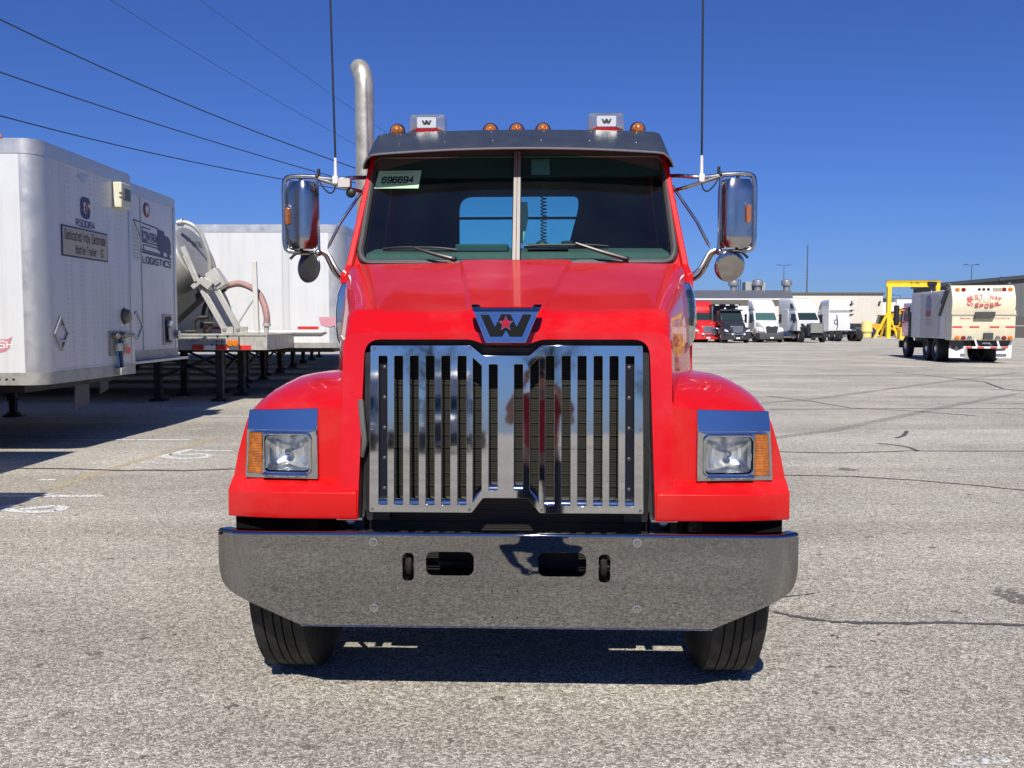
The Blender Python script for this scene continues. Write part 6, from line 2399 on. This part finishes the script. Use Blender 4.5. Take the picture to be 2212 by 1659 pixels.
# loose grit and leaf bits
m = MB()
for k in range(420):
    u, v = rng.uniform(0, 2212), rng.uniform(980, 1659) if k % 3 else rng.uniform(1380, 1640)
    c = gr(u, v)
    s_ = rng.uniform(.002, .0055)
    a = rng.uniform(0, 3.1)
    pts = [(c.x + s_ * math.cos(a + t), c.y + s_ * math.sin(a + t) * .7, .0015) for t in (0, 1.6, 3.1, 4.7)]
    m.add(pts + [(c.x, c.y, .0015 + s_ * .8)], [(0, 1, 4), (1, 2, 4), (2, 3, 4), (3, 0, 4)])
o = m.build('grit', mat('grit_stone', (.50, .47, .42), .8, noise=(60, .5)), smooth=0)
o['kind'] = 'stuff'
o['label'] = 'loose pale grit scattered over the asphalt'
m = MB()
for k in range(26):
    u, v = (rng.uniform(0, 500), rng.uniform(1060, 1400)) if k % 2 else (rng.uniform(0, 2200), rng.uniform(1050, 1640))
    c = gr(u, v)
    s_ = rng.uniform(.007, .015)
    a = rng.uniform(0, 6.2)
    d = Vector((math.cos(a), math.sin(a), 0))
    e = Vector((-d.y, d.x, 0))
    b0 = Vector((c.x, c.y, .006))
    m.add([b0 - d * s_, b0 + e * s_ * .5 + Vector((0, 0, .006)), b0 + d * s_ + Vector((0, 0, .010)), b0 - e * s_ * .5], [(0, 1, 2, 3)])
o = m.build('fallen_leaves', mat('leaf_brown', (.16, .09, .05), .8), smooth=0)
o['kind'] = 'stuff'
o['label'] = 'few small brown leaves lying on the asphalt'

# ------------------------------------------------------------------ what stands behind the viewer and shows only as reflection
BARK = mat('bark', (.09, .07, .055), .9)
LEAF = mat('leaf_green', (.06, .085, .03), .7, noise=(2, .3))
def tree(label, x, y, hgt, seed):
    rg = random.Random(seed)
    t = thing('tree', label, 'tree', (x, y, 0), group='trees behind the viewer, reflected in the grille')
    m = MB()
    m.tube([(0, 0, 0), (.1, 0, hgt * .3), (.0, .1, hgt * .6), (.1, .1, hgt * .95)], [.28, .2, .12, .03], 8)
    tips = []
    for k in range(26):
        z0_ = hgt * rg.uniform(.25, .85)
        a = rg.uniform(0, 6.28)
        L_ = hgt * rg.uniform(.15, .32) * (1.15 - z0_ / hgt)+ .6
        d = Vector((math.cos(a), math.sin(a), rg.uniform(.4, 1.1))).normalized()
        p0_ = Vector((.05, .05, z0_))
        p1_ = p0_ + d * L_
        m.tube([p0_, (p0_ + p1_) / 2 + Vector((0, 0, -.1)), p1_], [.06, .04, .012], 5)
        tips.append((p0_, p1_))
    m.build('trunk', BARK, t)
    m = MB()
    for p0_, p1_ in tips:
        for k in range(70):
            q_ = p0_ + (p1_ - p0_) * rg.uniform(.3, 1.1) + Vector((rg.gauss(0, .4), rg.gauss(0, .4), rg.gauss(0, .4)))
            s_ = rg.uniform(.05, .13)
            a, b2 = Vector((rg.uniform(-1, 1), rg.uniform(-1, 1), rg.uniform(-1, 1))).normalized(), Vector((rg.uniform(-1, 1), rg.uniform(-1, 1), rg.uniform(-1, 1))).normalized()
            m.add([q_ - a * s_, q_ + b2 * s_ * .6, q_ + a * s_, q_ - b2 * s_ * .6], [(0, 1, 2, 3)])
    m.build('crown', LEAF, t, smooth=0)
    return t
for k in range(11):
    tree('leafy tree behind the viewer, number %s in its row from the left' % ('one two three four five six seven eight nine ten eleven'.split()[k]), -34 + k * 6.6 + rng.uniform(-1, 1), -46 + rng.uniform(-4, 4), rng.uniform(8, 12), 50 + k)
for k, (x, y) in enumerate(((-15, -34), (-10.5, -35), (-6, -34), (7, -36), (12, -35), (17, -34))):
    dup(DAY, (x, y, 0), R(176 + 3 * k), 'white day cab truck behind the viewer, %s in its row from the left' % ('first second third fourth fifth sixth'.split()[k]), 'trucks parked behind the viewer')

# photographer, standing behind the lens
def person():
    t = thing('person', 'person in red shirt and dark trousers photographing the truck, mirrored in its grille', 'person', (-.05, -.50, 0))
    def skin(name, verts, edges, radii, ma, root=0, sub=2):
        me = bpy.data.meshes.new(name)
        me.from_pydata(verts, edges, [])
        ob = bpy.data.objects.new(name, me)
        COL.objects.link(ob)
        ob.parent = t
        md = ob.modifiers.new('skin', 'SKIN')
        for i, r in enumerate(radii):
            sv = me.skin_vertices[0].data[i]
            sv.radius = r if isinstance(r, tuple) else (r, r)
            sv.use_root = (i == root)
        md.use_smooth_shade = True
        sb = ob.modifiers.new('round', 'SUBSURF')
        sb.levels = sub
        sb.render_levels = sub
        me.materials.append(ma)
        return ob
    SK = mat('skin', (.42, .25, .18), .55)
    SH = mat('shirt_red', (.42, .02, .04), .8, noise=(8, .1))
    TRS = mat('trousers_navy', (.02, .028, .05), .85)
    # body: one continuous figure (clothed colours sit over it)
    # arms reach forward and up to hold the phone at eye height
    V_ = [(0, 0, .95), (0, 0, 1.12), (0, .0, 1.30), (0, -.01, 1.44), (0, 0, 1.52), (0, .02, 1.60), (0, .03, 1.70), (0, .02, 1.78)]
    E_ = [(0, 1), (1, 2), (2, 3), (3, 4), (4, 5), (5, 6), (6, 7)]
    Rr = [(.16, .12), (.15, .11), (.17, .12), (.15, .10), (.06, .06), (.075, .085), (.08, .095), (.05, .06)]
    for s in (-1, 1):
        i = len(V_)
        V_ += [(s * .19, 0, 1.43), (s * .27, .12, 1.22), (s * .17, .36, 1.50), (s * .11, .42, 1.56)]
        E_ += [(3, i), (i, i + 1), (i + 1, i + 2), (i + 2, i + 3)]
        Rr += [.065, .047, .034, .03]
        i = len(V_)
        V_ += [(s * .10, 0, .88), (s * .12, .03, .50), (s * .13, 0, .09), (s * .14, .13, .045)]
        E_ += [(0, i), (i, i + 1), (i + 1, i + 2), (i + 2, i + 3)]
        Rr += [.095, .065, .05, .04]
    skin('body', V_, E_, Rr, SK)
    Vs = [(0, 0, .90), (0, 0, 1.12), (0, 0, 1.30), (0, -.01, 1.44)]
    Es = [(0, 1), (1, 2), (2, 3)]
    Rs = [(.185, .145), (.175, .135), (.19, .14), (.165, .12)]
    for s in (-1, 1):
        i = len(Vs)
        Vs += [(s * .20, 0, 1.43), (s * .26, .07, 1.29)]
        Es += [(3, i), (i, i + 1)]
        Rs += [.08, .068]
    skin('shirt', Vs, Es, Rs, SH)
    Vt = [(0, 0, .93)]
    Et = []
    Rt = [(.18, .14)]
    for s in (-1, 1):
        i = len(Vt)
        Vt += [(s * .10, 0, .82), (s * .12, .03, .50), (s * .13, 0, .12)]
        Et += [(0, i), (i, i + 1), (i + 1, i + 2)]
        Rt += [.115, .09, .085]
    skin('trousers', Vt, Et, Rt, TRS)
    for s in (-1, 1):
        # hand: palm, four fingers round the phone, thumb from the side
        hx = s * .095
        Vh = [(s * .112, .41, 1.555), (hx, .43, 1.585), (hx - s * .0, .445, 1.61)]
        Eh = [(0, 1), (1, 2)]
        Rh = [(.028, .022), (.034, .016), (.034, .014)]
        for k in range(4):
            i = len(Vh)
            dx = s * (-.024 + .016 * k) * -1
            ln = (.030, .036, .034, .026)[k]
            Vh += [(hx + dx * .9, .452, 1.635), (hx + dx * .9 - s * .012, .462, 1.635 + ln * .6), (hx + dx * .9 - s * .03, .468, 1.635 + ln)]
            Eh += [(2, i), (i, i + 1), (i + 1, i + 2)]
            Rh += [.009, .0085, .0075]
        i = len(Vh)
        Vh += [(hx - s * .03, .43, 1.605), (hx - s * .048, .445, 1.625)]
        Eh += [(1, i), (i, i + 1)]
        Rh += [.011, .009]
        skin('hand', Vh, Eh, Rh, SK, 0, 1)
        MB().prism(rpoly([(-.06, 0), (.22, 0), (.22, .05), (.08, .10), (-.06, .10)], .03), s * .13 - .05, s * .13 + .05, 'x').build('shoe', mat('shoe_dark', (.03, .03, .03), .6), t, bevel=.015)
    # face and cap
    MB().ball((0, .10, 1.685), .016, 8, 6, sy=1.3).ball((-.035, .105, 1.705), .011, 8, 6).ball((.035, .105, 1.705), .011, 8, 6).ball((0, .098, 1.645), .02, 8, 6, sx=1.4, sz=.4).build('face', mat('skin_dark', (.30, .16, .12), .5), t)
    m = MB()
    m.ball((0, .02, 1.735), .108, 16, 9, sy=1.12, sz=.85)
    m.prism(rpoly([(-.08, .10), (.08, .10), (.06, .21), (-.06, .21)], .03), 1.735, 1.745, 'z')
    m.build('cap', mat('cap_navy', (.02, .022, .035), .8), t)
    return t
person()
PH = thing('smartphone', 'dark smartphone held up by the photographer', 'phone', (-.03, -.062, 1.635))
MB().prism(rrect(-.075, .075, -.036, .036, .010), -.004, .004, 'y').build('case', mat('phone_black', (.012, .012, .014), .25, coat=.5), PH, bevel=.001)
MB().lathe([(0, .006), (.007, .006), (.008, .0035)], (.0, 0, -.015), (0, 1, 0), 12).build('lens', INK, PH)
